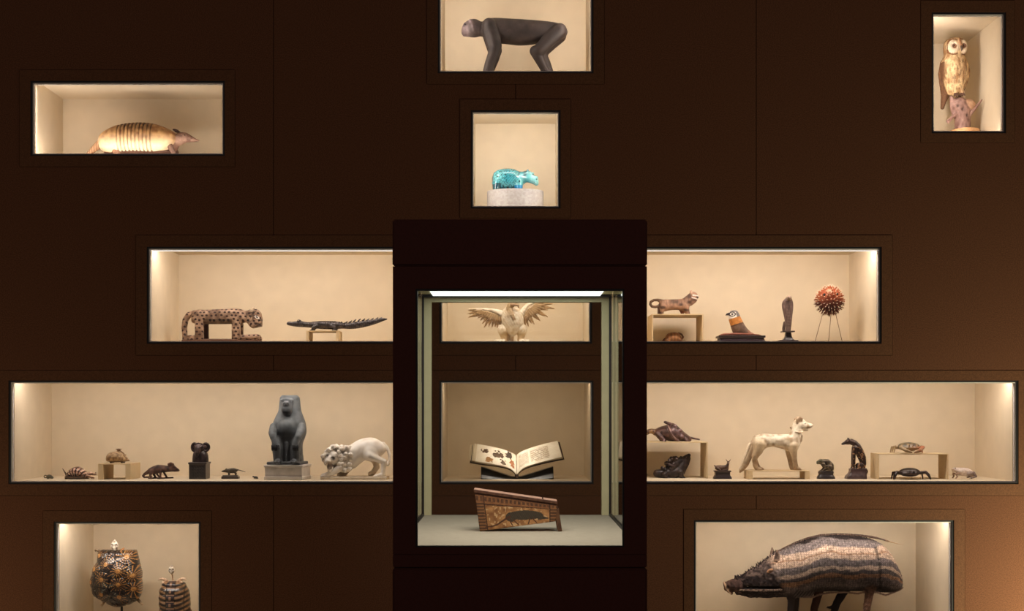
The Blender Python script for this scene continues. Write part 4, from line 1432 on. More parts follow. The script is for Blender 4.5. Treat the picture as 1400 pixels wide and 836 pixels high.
def ram_bust():
    fr = on_floor(274.5, 'baboon', 0.17)
    r = piece('animal_bust', fr, 'dark round eared animal bust on a square dark pedestal', 'sculpture')
    dk = two(rgb(76, 58, 58), rgb(36, 26, 28), 3, 4, 1.5)
    b = Sdf(0.35)
    b.add(BX(261.4, 284.2, 634.6, fr.B, -13, 13, .5), two(rgb(62, 52, 50), rgb(36, 30, 30), 4, 2))
    b.add(BX(260.4, 285.4, 632, 634.8, -14, 14, .5), rgb(60, 50, 48), .3)
    for i in range(5):
        for j in range(4):
            b.sub(BX(265 + i * 3.6, 266.6 + i * 3.6, 638 + j * 4, 640.4 + j * 4, -13.6, -12.5, .2), rgb(30, 26, 24), .2)
    b.mesh('pedestal', fr, M['ebony'], r, 1)
    s = Sdf(0.32)
    s.add(L('y', [(613, 270, 278, 5), (617, 266, 281.6, 7), (621, 264.2, 284, 8.6), (626, 263.4, 284.8, 9), (632.2, 263.2, 285, 9.4)], 2.4), dk)
    s.add(E(273.4, 612.4, -4, 7.4, 6.6, 6.6), dk, 1)
    s.add(C((272.8, 614, -9, 4), (272.4, 619, -11.5, 3), (272.2, 622.5, -11.5, 2.2)), dk, 1.2)
    for cx, rx in ((266.6, 4.9), (282.2, 5.8)):
        s.add(RING(cx, 611.8, -3.5, rx * .74, 5.4, 1.5), dk, .6)
        s.add(E(cx, 611.8, -1.5, rx, 6, 2), dk, .6)
        s.add(E(cx + (.4 if cx < 272 else -.6), 611.6, -4, 1.8, 2.4, 1.3), two(rgb(110, 84, 84), rgb(60, 44, 44), 2, 2), .4)
    s.add(C((269, 607.4, -7, 1.2), (273, 606.4, -7.5, 1.2), (277.4, 607.4, -7, 1.2)), dk, .6)
    s.sub(C((270, 620.6, -14.4, .5), (275, 620.6, -14.4, .5)), rgb(20, 14, 14), .4)
    s.mesh('bust', fr, M['bronze'], r, clip_y=632.2)
    for x in (270.2, 276.6):
        ball('eye', fr, r, x, 611, s.front(x, 611) + .2, .9, rgb(150, 120, 110), M['bronze'])


ram_bust()


def shrew():
    fr = on_floor(316, 'baboon', 0.17)
    r = piece('shrew_figure', fr, 'small dark bronze shrew with long thin tail on a flat oblong base', 'sculpture')
    b = Sdf(0.3)
    b.add(BX(303.6, 326.8, 651.6, fr.B, -5.4, 5.4, .4), rgb(56, 46, 40))
    b.add(BX(305, 325.4, 650, 651.8, -4.6, 4.6, .4), rgb(66, 56, 46), .3)
    b.mesh('base', fr, M['ebony'], r, 1)
    c = two(rgb(92, 80, 62), rgb(50, 42, 34), 2, 2)
    s = Sdf(0.25)
    s.add(L('x', [(302.6, 644.6, 645.4, .5), (305, 643.4, 646, 1.4), (308, 642.2, 646.4, 2.2), (311.5, 641.4, 647, 2.8), (316, 640.6, 647.6, 3.4), (320, 640.4, 647.4, 3.2), (323, 641.4, 646, 2.2), (325, 642.4, 644.4, 1)]), c)
    s.add(C((323, 642.4, 0, 1.1), (328, 643.4, 0, .7), (335.4, 645.8, 0, .4)), c, .6)
    for d in (-2, 2):
        s.add(E(309.6, 641.8, d * .9, 1.1, 1.1, .5), c, .4)
        s.add(C((313.4, 646, d, 1.4), (313, 651, d, .8), (311.6, 651, d, .7)), c, .6)
        s.add(C((321, 645.4, d, 1.5), (322.6, 648.4, d, 1), (321.6, 651, d, .8)), c, .6)
    s.mesh('body', fr, M['bronze'], r, clip_y=650.2)
    for d in (-1.4, 1.4):
        ball('eye', fr, r, 305.8, 644, d, .35, rgb(12, 10, 8), M['bronze'])


shrew()


def scarab():
    fr = on_floor(349.5, 'baboon', 0.14)
    r = piece('scarab_figure', fr, 'tiny dark beetle lying flat beside the white plinth of the baboon', 'sculpture')
    s = Sdf(0.2)
    c = two(rgb(66, 60, 42), rgb(26, 24, 18), 1.5, 2)
    s.add(E(349.8, 653.2, 0, 3.2, 1.7, 2.4, 12), c)
    s.add(E(346.4, 652.3, 0, 1.5, 1.1, 1.6), c, .5)
    s.sub(C((347.2, 651.6, -2, .25), (353, 652.4, 0, .25)), rgb(12, 10, 8), .2)
    for d in (-1, 1):
        for x in (347.6, 349.8, 352):
            s.add(C((x, 654, d * 1.8, .5), (x + .4, 655, d * 3, .4)), c, .3)
    s.mesh('body', fr, M['bronze'], r, clip_y=fr.B)
    for d in (-1, 1):
        ball('eye', fr, r, 345.6, 651.9, d * 1.1, .3, rgb(90, 80, 50), M['bronze'])


scarab()


def baboon():
    fr = on_floor(394, 'baboon', 0.14)
    p = piece('marble_plinth', fr, 'white moulded marble plinth under the grey seated baboon', 'plinth')
    s = Sdf(0.5)
    wh = two(rgb(228, 220, 212), rgb(204, 196, 188), 5, 2)
    s.add(BX(367.6, 419.4, 636.8, 656, -21, 21, .6, -7), wh)
    s.add(BX(366.2, 420.8, 635.2, 638.4, -22.4, 22.4, 1, -7), wh, .4)
    s.add(BX(366.6, 420.4, 651.2, fr.B, -22, 22, .5, -7), wh, .4)
    s.sub(BX(366, 421, 649.6, 650.6, -24, -21.4, .2, -7), rgb(150, 140, 134), .2)
    s.mesh('block', fr, M['marble'], p, 1)
    f2 = Frame(394, fr.y, 635.2)
    r = piece('baboon_figure', f2, 'large dark grey stone baboon seated upright with hands on its knees', 'sculpture')
    g = two(rgb(104, 109, 113), rgb(68, 72, 75), 5, 3)
    gd = two(rgb(88, 92, 96), rgb(60, 62, 66), 4, 3)
    s = Sdf(0.55)
    s.add(BX(369.6, 416.6, 631.2, 635.4, -20, 20, 1.2, -7), g)
    # mantle of hair: head block widening to the shoulders
    s.add(L('y', [(540.8, 385.5, 406, 8), (543, 383.4, 408.4, 12), (548, 382.2, 409.6, 13.4), (556, 381.4, 410.4, 14), (563, 380.4, 411.6, 14.4), (569, 377.4, 413.8, 15), (576, 374.2, 416.4, 17), (584, 372.2, 418, 18),
                  (592, 371.8, 418.2, 18.5), (598, 373.2, 416.6, 18), (606, 376.2, 413.6, 17), (618, 377.2, 413.4, 15), (632, 377, 414.6, 14), (634, 377, 414.6, 13)], 2.6, 2), g, 1)
    s.add(E(394.4, 585, -8.5, 14.8, 15.5, 13), g, 1.2)
    # face
    s.add(L('y', [(544, 388, 401, 4, -9), (548, 386.6, 402.4, 6, -11), (554, 387.4, 401.8, 8, -13), (560, 387, 402, 8, -14.5), (565, 388.6, 400.6, 7, -14), (568.6, 391.6, 397.8, 3.4, -12)], 2.3), gd, 1)
    s.add(C((387.4, 547.4, -14, 2), (394.4, 545.8, -16, 2), (401.6, 547.4, -14, 2)), g, 1)
    s.add(E(394.4, 553, -20, 4.6, 4, 3.4), gd, 1.5)
    for x in (392, 396.8):
        s.sub(E(x, 552.6, -23.6, 1.2, 1.6, 1.6), rgb(26, 28, 30), .4)
    s.sub(C((387, 561.4, -21, .6), (394.4, 560.4, -23.6, .6), (402, 561.4, -21, .6)), rgb(40, 42, 44), .5)
    for x in (389.4, 399.6):
        s.sub(E(x, 549.6, -17.6, 1.8, 1.4, 1.6), rgb(44, 46, 50), .5)
    # arms, hands on knees, shins, feet
    for sx in (-1, 1):
        cx = 394.6 + sx * 16.6
        s.add(C((394.6 + sx * 18.6, 584, -9, 5.6), (394.6 + sx * 18.6, 592, -17, 5.8), (394.6 + sx * 16.6, 598, -23, 4.8)), g, .8)
        s.add(C((394.6 + sx * 17, 596, -22, 4.6), (394.6 + sx * 14.6, 604, -25.5, 4), (394.6 + sx * 14.2, 609, -26.5, 4)), g, .6)
        for k in range(4):
            fx = 394.6 + sx * 14.2 + (k - 1.5) * 2.1
            s.add(C((fx, 608.6, -29.6, 1.15), (fx, 612, -30.2, 1.1), (fx, 615.4, -29, .85)), rgb(34, 37, 42), .2)
        s.add(C((394.6 + sx * 9.2, 609, -23, 1.3), (394.6 + sx * 8.6, 613.4, -24, 1)), gd, .4)
        s.add(C((394.6 + sx * 13.6, 603, -12, 7.4), (394.6 + sx * 13.8, 610, -18, 6), (394.6 + sx * 13.2, 620, -18, 5.2), (394.6 + sx * 12.8, 628, -17, 5), (394.6 + sx * 12.4, 632, -16.4, 4.6)), g, 1.5)
        s.add(C((394.6 + sx * 8, 604, -13, 3.4), (394.6 + sx * 8.2, 618, -15, 3.2), (394.6 + sx * 8.2, 630, -15, 3.6)), gd, 1.5)
        s.add(C((394.6 + sx * 12, 630, -16, 4.2), (394.6 + sx * 10.6, 630.4, -22, 3.4)), g, 1)
        for k in range(4):
            s.add(C((394.6 + sx * 10.6 + (k - 1.5) * 2.2, 630.2, -22, 1.5), (394.6 + sx * 10.6 + (k - 1.5) * 2.4, 631.4, -26, 1)), gd, .4)
    s.add(C((394.6, 607, -14, 3.4), (394.6, 616, -16, 2.6), (394.4, 624, -17, 1.6)), gd, 1)
    s.add(C((394.6, 630.6, -18, 1.4), (394.6, 622, -19, .9)), g, .6)
    for y in (607, 611, 615):
        s.sub(C((391, y, -19, .5), (398, y, -19, .5)), rgb(58, 60, 64), .4)
    s.mesh('body', f2, M['stone'], r, clip_y=f2.B)
    for x in (389.6, 399.4):
        ball('eye', f2, r, x, 549.8, s.front(x, 549.8) + .5, 1.1, rgb(54, 56, 60), M['stone'])


baboon()


def lion():
    fr = on_floor(486, 'baboon', 0.15)
    r = piece('lion_figure', fr, 'white marble lion crouching with open jaws and curly mane on a slab', 'sculpture')
    w = two(rgb(248, 242, 234), rgb(228, 216, 200), 6, 3)
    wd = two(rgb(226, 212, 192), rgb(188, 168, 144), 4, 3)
    b = Sdf(0.45)
    b.add(BX(440.4, 530.8, 651.4, fr.B, -17, 17, 1.2), wd)
    b.mesh('base', fr, M['marble'], r, 2, disp=lambda X, Y, D: .7 * (nz(X, Y, D, 4, 6) - .5))
    s = Sdf(0.45)
    s.add(L('x', [(470, 613, 636, 9), (475, 610.6, 640, 11.4), (480, 608, 642, 12.6), (486, 604, 640, 13), (493, 600.8, 634, 13), (500, 599.2, 629.6, 12.8), (508, 598.7, 628, 12.6), (515, 600.4, 627, 11.6), (521, 604, 624, 9.4), (526, 609, 619, 6), (528, 612, 616, 2.4)], 2.2), w)
    s.add(E(506.5, 619.5, -8, 11.4, 11.6, 7, -18), w, 1.2)
    s.add(C((507, 623, -11, 6.4), (517, 627.4, -12, 4.6), (526.4, 631.4, -12, 4), (525, 641, -12, 3.2), (524.6, 648, -12, 3.2), (519, 650.6, -13, 3.2), (515, 651, -13.4, 2.4)), w, 2)
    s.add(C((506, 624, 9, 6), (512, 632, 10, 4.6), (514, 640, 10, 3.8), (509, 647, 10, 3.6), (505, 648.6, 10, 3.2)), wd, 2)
    s.add(C((524, 607.5, 0, 3), (529.4, 613, 0, 2.5), (532.6, 622, 0, 2.1), (532.8, 630, -1, 2), (530.4, 635, -3, 2.6)), w, 1.5)
    s.add(C((476, 628, -8, 7), (468, 638, -11, 4.8), (457, 645.4, -12, 4), (449, 649.2, -12, 3.6), (443, 650.6, -12, 3)), w, 2)
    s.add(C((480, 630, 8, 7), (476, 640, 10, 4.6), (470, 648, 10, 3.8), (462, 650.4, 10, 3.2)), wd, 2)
    for k in range(3):
        s.add(C((445, 650, -12 + (k - 1) * 2.4, 1.9), (440.8, 651.2, -12.4 + (k - 1) * 2.8, 1.2)), w, .5)
        s.add(C((516, 650.6, -13 + (k - 1) * 2.2, 1.7), (512.6, 651.4, -13.4 + (k - 1) * 2.4, 1.1)), w, .5)
    # head and jaws
    s.add(E(456, 625, -7, 11.5, 11.5, 10.5, -20), w, 2)
    s.add(C((452.5, 628, -15, 5.6), (450.5, 631, -18, 4.4)), w, 1.5)
    s.add(C((453, 637.6, -13, 4.4), (453, 642, -15, 3.2)), w, 1.2)
    s.sub(E(452.6, 636, -18.5, 4.4, 4.8, 5), rgb(126, 92, 58), .8)
    s.sub(E(448.8, 623.6, -16.6, 2.6, 1.9, 2.6, -20), rgb(58, 36, 26), .6)
    s.sub(E(457.4, 626.2, -17, 2.4, 1.9, 2.6, 25), rgb(58, 36, 26), .6)
    s.add(C((450.6, 629.8, -20.6, 1.8), (453.6, 630.4, -20.6, 1.8)), w, .6)
    for x in (449.4, 451.4, 454, 456):
        s.add(C((x, 632, -19.6, .7), (x, 634.2, -19.4, .4)), rgb(240, 230, 214), .3)
        s.add(C((x, 641, -17.4, .7), (x, 639, -17.6, .4)), rgb(240, 230, 214), .3)
    rng = random.Random(7)
    curls = []
    for i in range(900):
        a = rng.uniform(0, 6.283)
        q = rng.uniform(.82, 1.0)
        x, y, d = 459 + 16.5 * q * math.cos(a) + rng.uniform(0, 7), 626 + 16 * q * math.sin(a), rng.uniform(-15, 8)
        if x < 445 or y > 645 or (x < 464.5 and 617 < y < 645 and d < -5):
            if not (x < 447 and y < 632 and y > 616):
                continue
        if all((x - u)**2 + (y - v)**2 + (d - t)**2 > 21 for u, v, t in curls):
            curls.append((x, y, d))
    for i in range(500):
        x, y, d = rng.uniform(466, 480), rng.uniform(612, 644), rng.uniform(-16, -6)
        if (x - 455) + (644 - y) * .12 < 29 and all((x - u)**2 + (y - v)**2 + (d - t)**2 > 21 for u, v, t in curls):
            curls.append((x, y, d))
    for x, y, d in curls:
        s.add(E(x, y, d, 3.5, 3.1, 3.1, 37 * (x % 5)), w, .9)
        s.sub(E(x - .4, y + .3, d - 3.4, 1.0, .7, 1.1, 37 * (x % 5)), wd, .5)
    s.sub(C((494, 612, -14.6, 1), (489.6, 620, -15, 1.2), (492, 630, -15, 1)), wd, 1.2)
    s.mesh('body', fr, M['marble'], r, clip_y=652.2)


lion()
# ------------------------------------------------------------------ third row, right part
def turtle():
    fr = on_floor(922, 'dog', 0.3)
    riser(fr, 846, 963, 603.8, -34, 27, 'wide tan display riser carrying the dark snapping turtle', 1.4, 1.8)
    f2 = Frame(922, fr.y, 603.8)
    r = piece('snapping_turtle_figure', f2, 'dark bronze turtle climbing forward with lifted flipper and straight tail on a riser', 'sculpture')
    dk = two(rgb(98, 70, 66), rgb(46, 30, 30), 3, 5, 1.5)
    s = Sdf(0.38)
    s.add(L('x', [(893, 590, 595, 4), (897, 586.6, 597, 8), (903, 583.6, 600, 12), (909, 582, 602, 15), (914, 580.4, 603, 17), (919, 578.6, 604, 18), (924, 580.8, 604.4, 18), (930, 586.4, 604.4, 16), (936, 591.6, 604.2, 12), (942, 596, 604, 7), (945, 599, 603.6, 3)], 2.2), dk)
    s.add(C((911.6, 582, -14.5, 1.2), (914, 590, -16.6, 1.2), (919, 598, -17, 1.3), (926, 604, -15.6, 1.3)), rgb(120, 92, 86), .8)
    s.add(C((909.5, 583, -12.8, .9), (912, 591, -15.4, .9), (917, 599, -16, .9), (922, 604, -15, .9)), rgb(60, 40, 40), .6)
    s.add(C((914.5, 580, -10, 2.4), (910, 578.2, -12, 2), (907.6, 577.4, -13, 1.8)), dk, 1)
    s.add(C((896, 591, -2, 4), (890, 589.6, -3, 3.4), (886, 590.6, -4, 3.2), (882, 593.4, -4, 2.8)), lambda X, Y, D: mixc(rgb(172, 136, 88), rgb(84, 58, 44), nz(X, Y, D, 2.4, 4) * 1.3), 1.5)
    for d in (-1, 1):
        s.add(C((898, 593, d * 7, 3.2), (903, 598.6, d * 12, 2.9), (907, 603, d * 14, 2.5), (904.6, 604.6, d * 15.5, 2)), dk, 1.2)
        s.add(C((934, 599, d * 10, 3), (938, 603, d * 13, 2.4), (941, 604.6, d * 14, 1.5)), dk, 1.2)
        s.add(C((924, 602, d * 15, 2), (927.6, 605, d * 17, 1.6)), dk, 1)
    s.add(C((941, 598.6, 0, 2), (948, 599.8, 0, 1.4), (956, 601.4, 0, 1.1)), dk, 1)
    for x, y in ((918, 590), (924, 594), (930, 597), (921, 583), (928, 589)):
        s.add(E(x, y, -15.5, 3, 2.6, 2), two(rgb(150, 122, 124), rgb(80, 58, 58), 2, 3), .8)
    s.mesh('body', f2, M['bronze'], r, clip_y=f2.B)
    for d in (-5.6, 1.6):
        ball('eye', f2, r, 884.4, 590.6, d - (1 if d < 0 else 0), .7, rgb(20, 14, 12), M['bronze'])
    f3 = on_floor(918, 'dog', 0.26)
    t = piece('crouching_beast_figure', f3, 'dark bronze beast with raised snout and frilled back under the turtle riser', 'sculpture')
    dd = two(rgb(66, 52, 48), rgb(28, 20, 20), 3, 6, 1.6)
    s = Sdf(0.38)
    s.add(C((898.5, 647.6, 0, 5.4), (906, 648, -1, 6.4), (913, 647, -2, 6.6), (922, 647, -3, 7.4), (929, 644, -3, 7.6), (934, 636, -3, 6.6), (936.6, 629, -3, 5.2)), dd)
    s.add(C((934, 630, -3, 5.2), (938.6, 625.6, -3.4, 3.9), (941.4, 622.8, -4, 2.6)), dd, 1.5)
    s.add(C((941.8, 627, -3, 2.2), (939.6, 635, -3, 2.2)), dd, 1)
    rng = random.Random(5)
    for i in range(70):
        a = rng.uniform(0, 1)
        x, y = 912 + 13 * a + rng.uniform(-3, 3), 636 - 6 * a + rng.uniform(-6, 6)
        s.add(E(x, y, rng.uniform(-9, 3), 2.2, 2, 2), two(rgb(84, 66, 62), rgb(30, 22, 22), 2, 3), .5)
    s.add(C((918, 642, -3, 6), (924, 634, -3, 6.4), (930, 630, -3, 5)), dd, 1)
    for d in (-9, 4):
        s.add(C((929, 646, d, 4), (931, 652, d, 2.8), (936, 656, d - 1, 2)), dd, 1)
        s.add(C((907, 649, d, 4), (910, 654, d, 3), (916, 656, d - 1, 2)), dd, 1)
        s.add(C((934, 629, d * .7, 1.6), (931, 625, d * .8, 1.2)), dd, .7)
    s.add(C((905, 640, -5, 2.4), (909, 642.6, -6, 2.4)), dd, 1)
    s.mesh('body', f3, M['bronze'], t, clip_y=f3.B)
    ball('eye', f3, t, 937.6, 625.4, s.front(937.6, 625.4) + .2, .8, rgb(120, 100, 90), M['bronze'])


turtle()


def deer():
    fr = on_floor(988, 'dog', 0.17)
    r = piece('deer_figure', fr, 'tiny dark deer lying with raised head on a small flared black base', 'sculpture')
    b = Sdf(0.28)
    b.add(BX(977.6, 997.4, 645.4, 651.4, -6, 6, .4), rgb(44, 34, 32))
    b.add(BX(976.4, 998.8, 643.6, 645.6, -7, 7, .4), rgb(58, 44, 38), .4)
    b.add(L('y', [(650, 977, 998, 6), (652.4, 975.8, 999.4, 7), (fr.B, 975, 1000.2, 7.6)], 7), rgb(46, 36, 36), .4)
    b.mesh('base', fr, M['ebony'], r, 1)
    c = two(rgb(104, 78, 62), rgb(56, 38, 32), 2, 3, 1.4)
    s = Sdf(0.24)
    s.add(L('x', [(977.6, 638, 641.6, 1.4), (980, 636.8, 643, 3), (984, 636.4, 643.8, 3.6), (989, 636.6, 643.8, 3.6), (993, 636, 643.6, 3.2), (996, 636.8, 642.8, 1.8)]), c)
    s.add(C((993.6, 638.6, -.5, 2.4), (995.2, 634.8, -1, 1.7), (995.6, 632.6, -1.4, 1.7), (995.2, 634.6, -4, 1)), c, .8)
    for sx in (-1, 1):
        s.add(C((995.6 + sx * 1, 631.6, -1, .6), (995.6 + sx * 2.6, 629.4, -.6, .5), (995.6 + sx * 3.2, 628.4, -.6, .3)), c, .4)
        s.add(C((994 , 642.6, sx * 3 - .5, 1.2), (987, 643.6, sx * 3.8, 1)), c, .5)
        s.add(C((981, 641, sx * 3, 1.8), (985, 643.6, sx * 3.8, 1)), c, .5)
    s.add(C((978.4, 638, 0, 1), (976.6, 637, 0, .7)), c, .4)
    s.mesh('body', fr, M['bronze'], r, clip_y=643.9)
    for x in (994.8, 996.4):
        ball('eye', fr, r, x, 632.4, -3.0, .3, rgb(220, 200, 170), M['bronze'])


deer()


def dog():
    fr = on_floor(1061, 'dog', 0.18)
    # low plinth block
    rr = riser(fr, 1019.6, 1103.4, 643.2, -17, 17, 'low long tan riser carrying the ivory standing dog', 1.2, 6.6)
    f2 = Frame(1061, fr.y, 643.2)
    r = piece('dog_figure', f2, 'ivory glazed dog standing alert with bushy tail on a low riser', 'sculpture')
    iv = lambda X, Y, D: mixc(rgb(236, 222, 198), rgb(170, 142, 110), (nz(X, Y, D, 4, 3) - .5) * 1.7 + .28)
    dkc = lambda X, Y, D: mixc(rgb(190, 164, 132), rgb(120, 92, 66), nz(X, Y, D, 3, 3))
    s = Sdf(0.45)
    s.add(L('x', [(1029.8, 600, 610, 3), (1032, 597.4, 616, 7.4), (1036, 595, 619.4, 9), (1042, 593.8, 617.4, 9.4), (1048, 593.4, 613, 9), (1056, 594, 611.4, 8.6), (1066, 594.2, 613.4, 9), (1075, 594, 616, 9.4), (1082, 594.8, 617.6, 9.4), (1088, 597.6, 617, 8.4), (1091.4, 601, 614, 6.4), (1093.4, 605, 610, 3)], 2.2), iv)
    s.add(C((1085, 601, 0, 8.6), (1088, 593, 0, 7.6), (1090, 586, 0, 7.2), (1091.6, 581, 0, 7.4)), iv, 3)
    s.add(E(1094, 580.4, 0, 8.4, 7.8, 7.4, 8), iv, 2)
    s.add(C((1098, 581.6, 0, 5.6), (1103, 582.2, 0, 4.4), (1107.4, 582.6, 0, 3.4), (1109, 582, 0, 2.6)), iv, 1.5)
    s.add(C((1098, 586.6, 0, 3), (1103.6, 587.4, 0, 2.2)), iv, 1)
    s.sub(C((1096.6, 586, -6.4, .7), (1102, 586, -5, .6), (1109, 584.8, -3, .6), (1109, 584.8, 3, .6), (1102, 586, 5, .6)), rgb(110, 78, 54), .5)
    s.add(C((1108.6, 580.6, 0, 1.6), (1109.6, 581.2, 0, 1.4)), rgb(196, 150, 116), .6)
    for d in (-6.4, 6.4):
        s.add(C((1088.6, 577.6, d, 2), (1089, 573.4, d * 1.04, 2), (1092, 571.4, d * 1.06, 1.7), (1095, 573, d * 1.06, 1.4), (1095, 575.6, d * 1.04, 1.1)), dkc, .7)
        s.add(E(1091.6, 574.6, d * 1.0, 3, 2.8, 1.4), rgb(140, 108, 82), .6)
        s.add(C((1100, 577.6, d * .6, 1.3), (1102, 578.6, d * .55, 1)), iv, .6)
    # collar and chest tuft
    s.add(C((1081, 585, 0, 1.4), (1083, 588, 0, 1.2)), dkc, 1)
    s.add(C((1095.6, 596, 0, 2), (1094.6, 602, 0, 2.4), (1092, 607, 0, 2)), dkc, 1)
    s.add(C((1086, 590.4, -7.4, .9), (1092, 592, -7.4, .9), (1096, 590.6, -5, .9), (1097.4, 590, 0, .9)), iv, .5)
    legc = lambda X, Y, D: mixc(rgb(206, 182, 148), rgb(140, 110, 80), np.clip((Y - 612) / 18, 0, 1) * (.4 + .6 * nz(X, Y, D, 3, 5)))
    for d, o in ((-5.8, 0), (5.8, -3.6)):
        s.add(C((1083.4 + o, 610, d, 6.4), (1083.6 + o, 617, d, 5.2), (1084.6 + o, 626, d, 3.9), (1086 + o, 635, d, 3.3), (1087.6 + o, 640.4, d, 3.3), (1091.4 + o, 642, d - 1, 2.6)), legc, 2)
        for k in (-1, 0, 1):
            s.add(C((1090 + o, 641.4, d + k * 1.6, 1.5), (1094 + o, 642.6, d + k * 1.9, 1)), legc, .5)
    for d, o in ((-5.8, 0), (5.8, 5)):
        s.add(C((1037, 608, d, 8.2), (1035.6, 616, d, 6.6), (1031.4 + o * .4, 624, d, 4.6), (1030 + o * .6, 629, d, 3.4), (1031.4 + o, 637, d, 3), (1033.4 + o, 640.8, d, 3.1), (1038 + o, 642, d - .6, 2.3)), legc, 2)
        for k in (-1, 0, 1):
            s.add(C((1036 + o, 641.4, d + k * 1.5, 1.5), (1040 + o, 642.4, d + k * 1.8, .9)), legc, .5)
    s.add(C((1029.4, 626, -5.8, 1.6), (1028.6, 622.6, -5.8, 1.2)), iv, .6)
    s.add(C((1033, 598.6, 0, 3), (1029.6, 606, 0, 3.6), (1027, 615, 0, 4.4), (1023.4, 625, 0, 4.8), (1019.4, 634, 0, 4.6), (1015, 641, 0, 3.6), (1012, 645.4, 0, 1.6)), dkc, 1.2)
    for i in range(12):
        t = i / 11
        s.add(E(1027.4 - 13 * t - 3, 608 + 33 * t, -2.4, 1.9, 2.6, 2.4, 25), rgb(226, 208, 180), .5)
    for x in (1034, 1036.6, 1032):
        s.add(E(x, 601.5 + (1036 - x) * 1.2, -8.4, 1.8, 1.8, 1.4), iv, .5)
    s.sub(BX(1019.2, 1110, f2.B - .1, 652, -24, 24, .1), None, .2)
    s.mesh('body', f2, M['ceramic'], r, 2)
    for d in (-6.0, 6.0):
        ball('eye', f2, r, 1099.6, 579.6, d * .94, .9, rgb(90, 60, 44), M['ceramic'])


dog()


def crouching_frog():
    fr = on_floor(1129, 'dog', 0.17)
    r = piece('crouching_frog_figure', fr, 'small dark crouching hunched creature on an oval black base beside the ivory dog', 'sculpture')
    b = Sdf(0.3)
    b.add(L('y', [(644.2, 1119.4, 1138.8, 7), (646, 1118.6, 1139.6, 7.4), (649, 1119, 1139, 7.2), (651, 1118, 1140, 8), (653, 1117, 1141.2, 8.8), (fr.B, 1116.8, 1141.4, 9)], 2.6), rgb(44, 36, 36))
    b.mesh('base', fr, M['ebony'], r, 1)
    c = two(rgb(110, 94, 72), rgb(46, 36, 30), 2.4, 5, 1.6)
    s = Sdf(0.28)
    s.add(C((1121, 632, 0, 3.4), (1126, 632.4, 0, 4), (1131, 633, 0, 4.8), (1135, 637, 0, 4.8), (1136, 641, 0, 4)), c)
    s.add(C((1122, 631.6, 0, 3.4), (1118.6, 632.4, 0, 2.4), (1118, 633.4, 0, 1.9)), two(rgb(104, 112, 84), rgb(44, 42, 34), 2, 3), .8)
    for d in (-1, 1):
        s.add(C((1125, 635, d * 4, 2.4), (1128, 640, d * 5.4, 1.6), (1124.4, 643.6, d * 5, 1.3), (1122, 644.6, d * 5, 1)), c, .6)
        s.add(C((1134, 639, d * 4, 3.2), (1129.4, 638, d * 6, 2.2), (1133, 643.4, d * 6.2, 1.6), (1128, 644.4, d * 6.4, 1.2)), c, .6)
        s.add(E(1121, 629.4, d * 2.4, 1.3, 1.2, 1.1), c, .4)
    s.add(C((1128, 629, 0, 1), (1134, 631, 0, 1), (1138.6, 637, 0, 1), (1138.4, 643, 0, .9)), two(rgb(150, 130, 96), rgb(70, 54, 40), 2, 2), .5)
    s.mesh('body', fr, M['bronze'], r, clip_y=644.4)
    for d in (-3.2, 3.2):
        ball('eye', fr, r, 1120.6, 629.6, d, .6, rgb(150, 150, 110), M['bronze'])


crouching_frog()


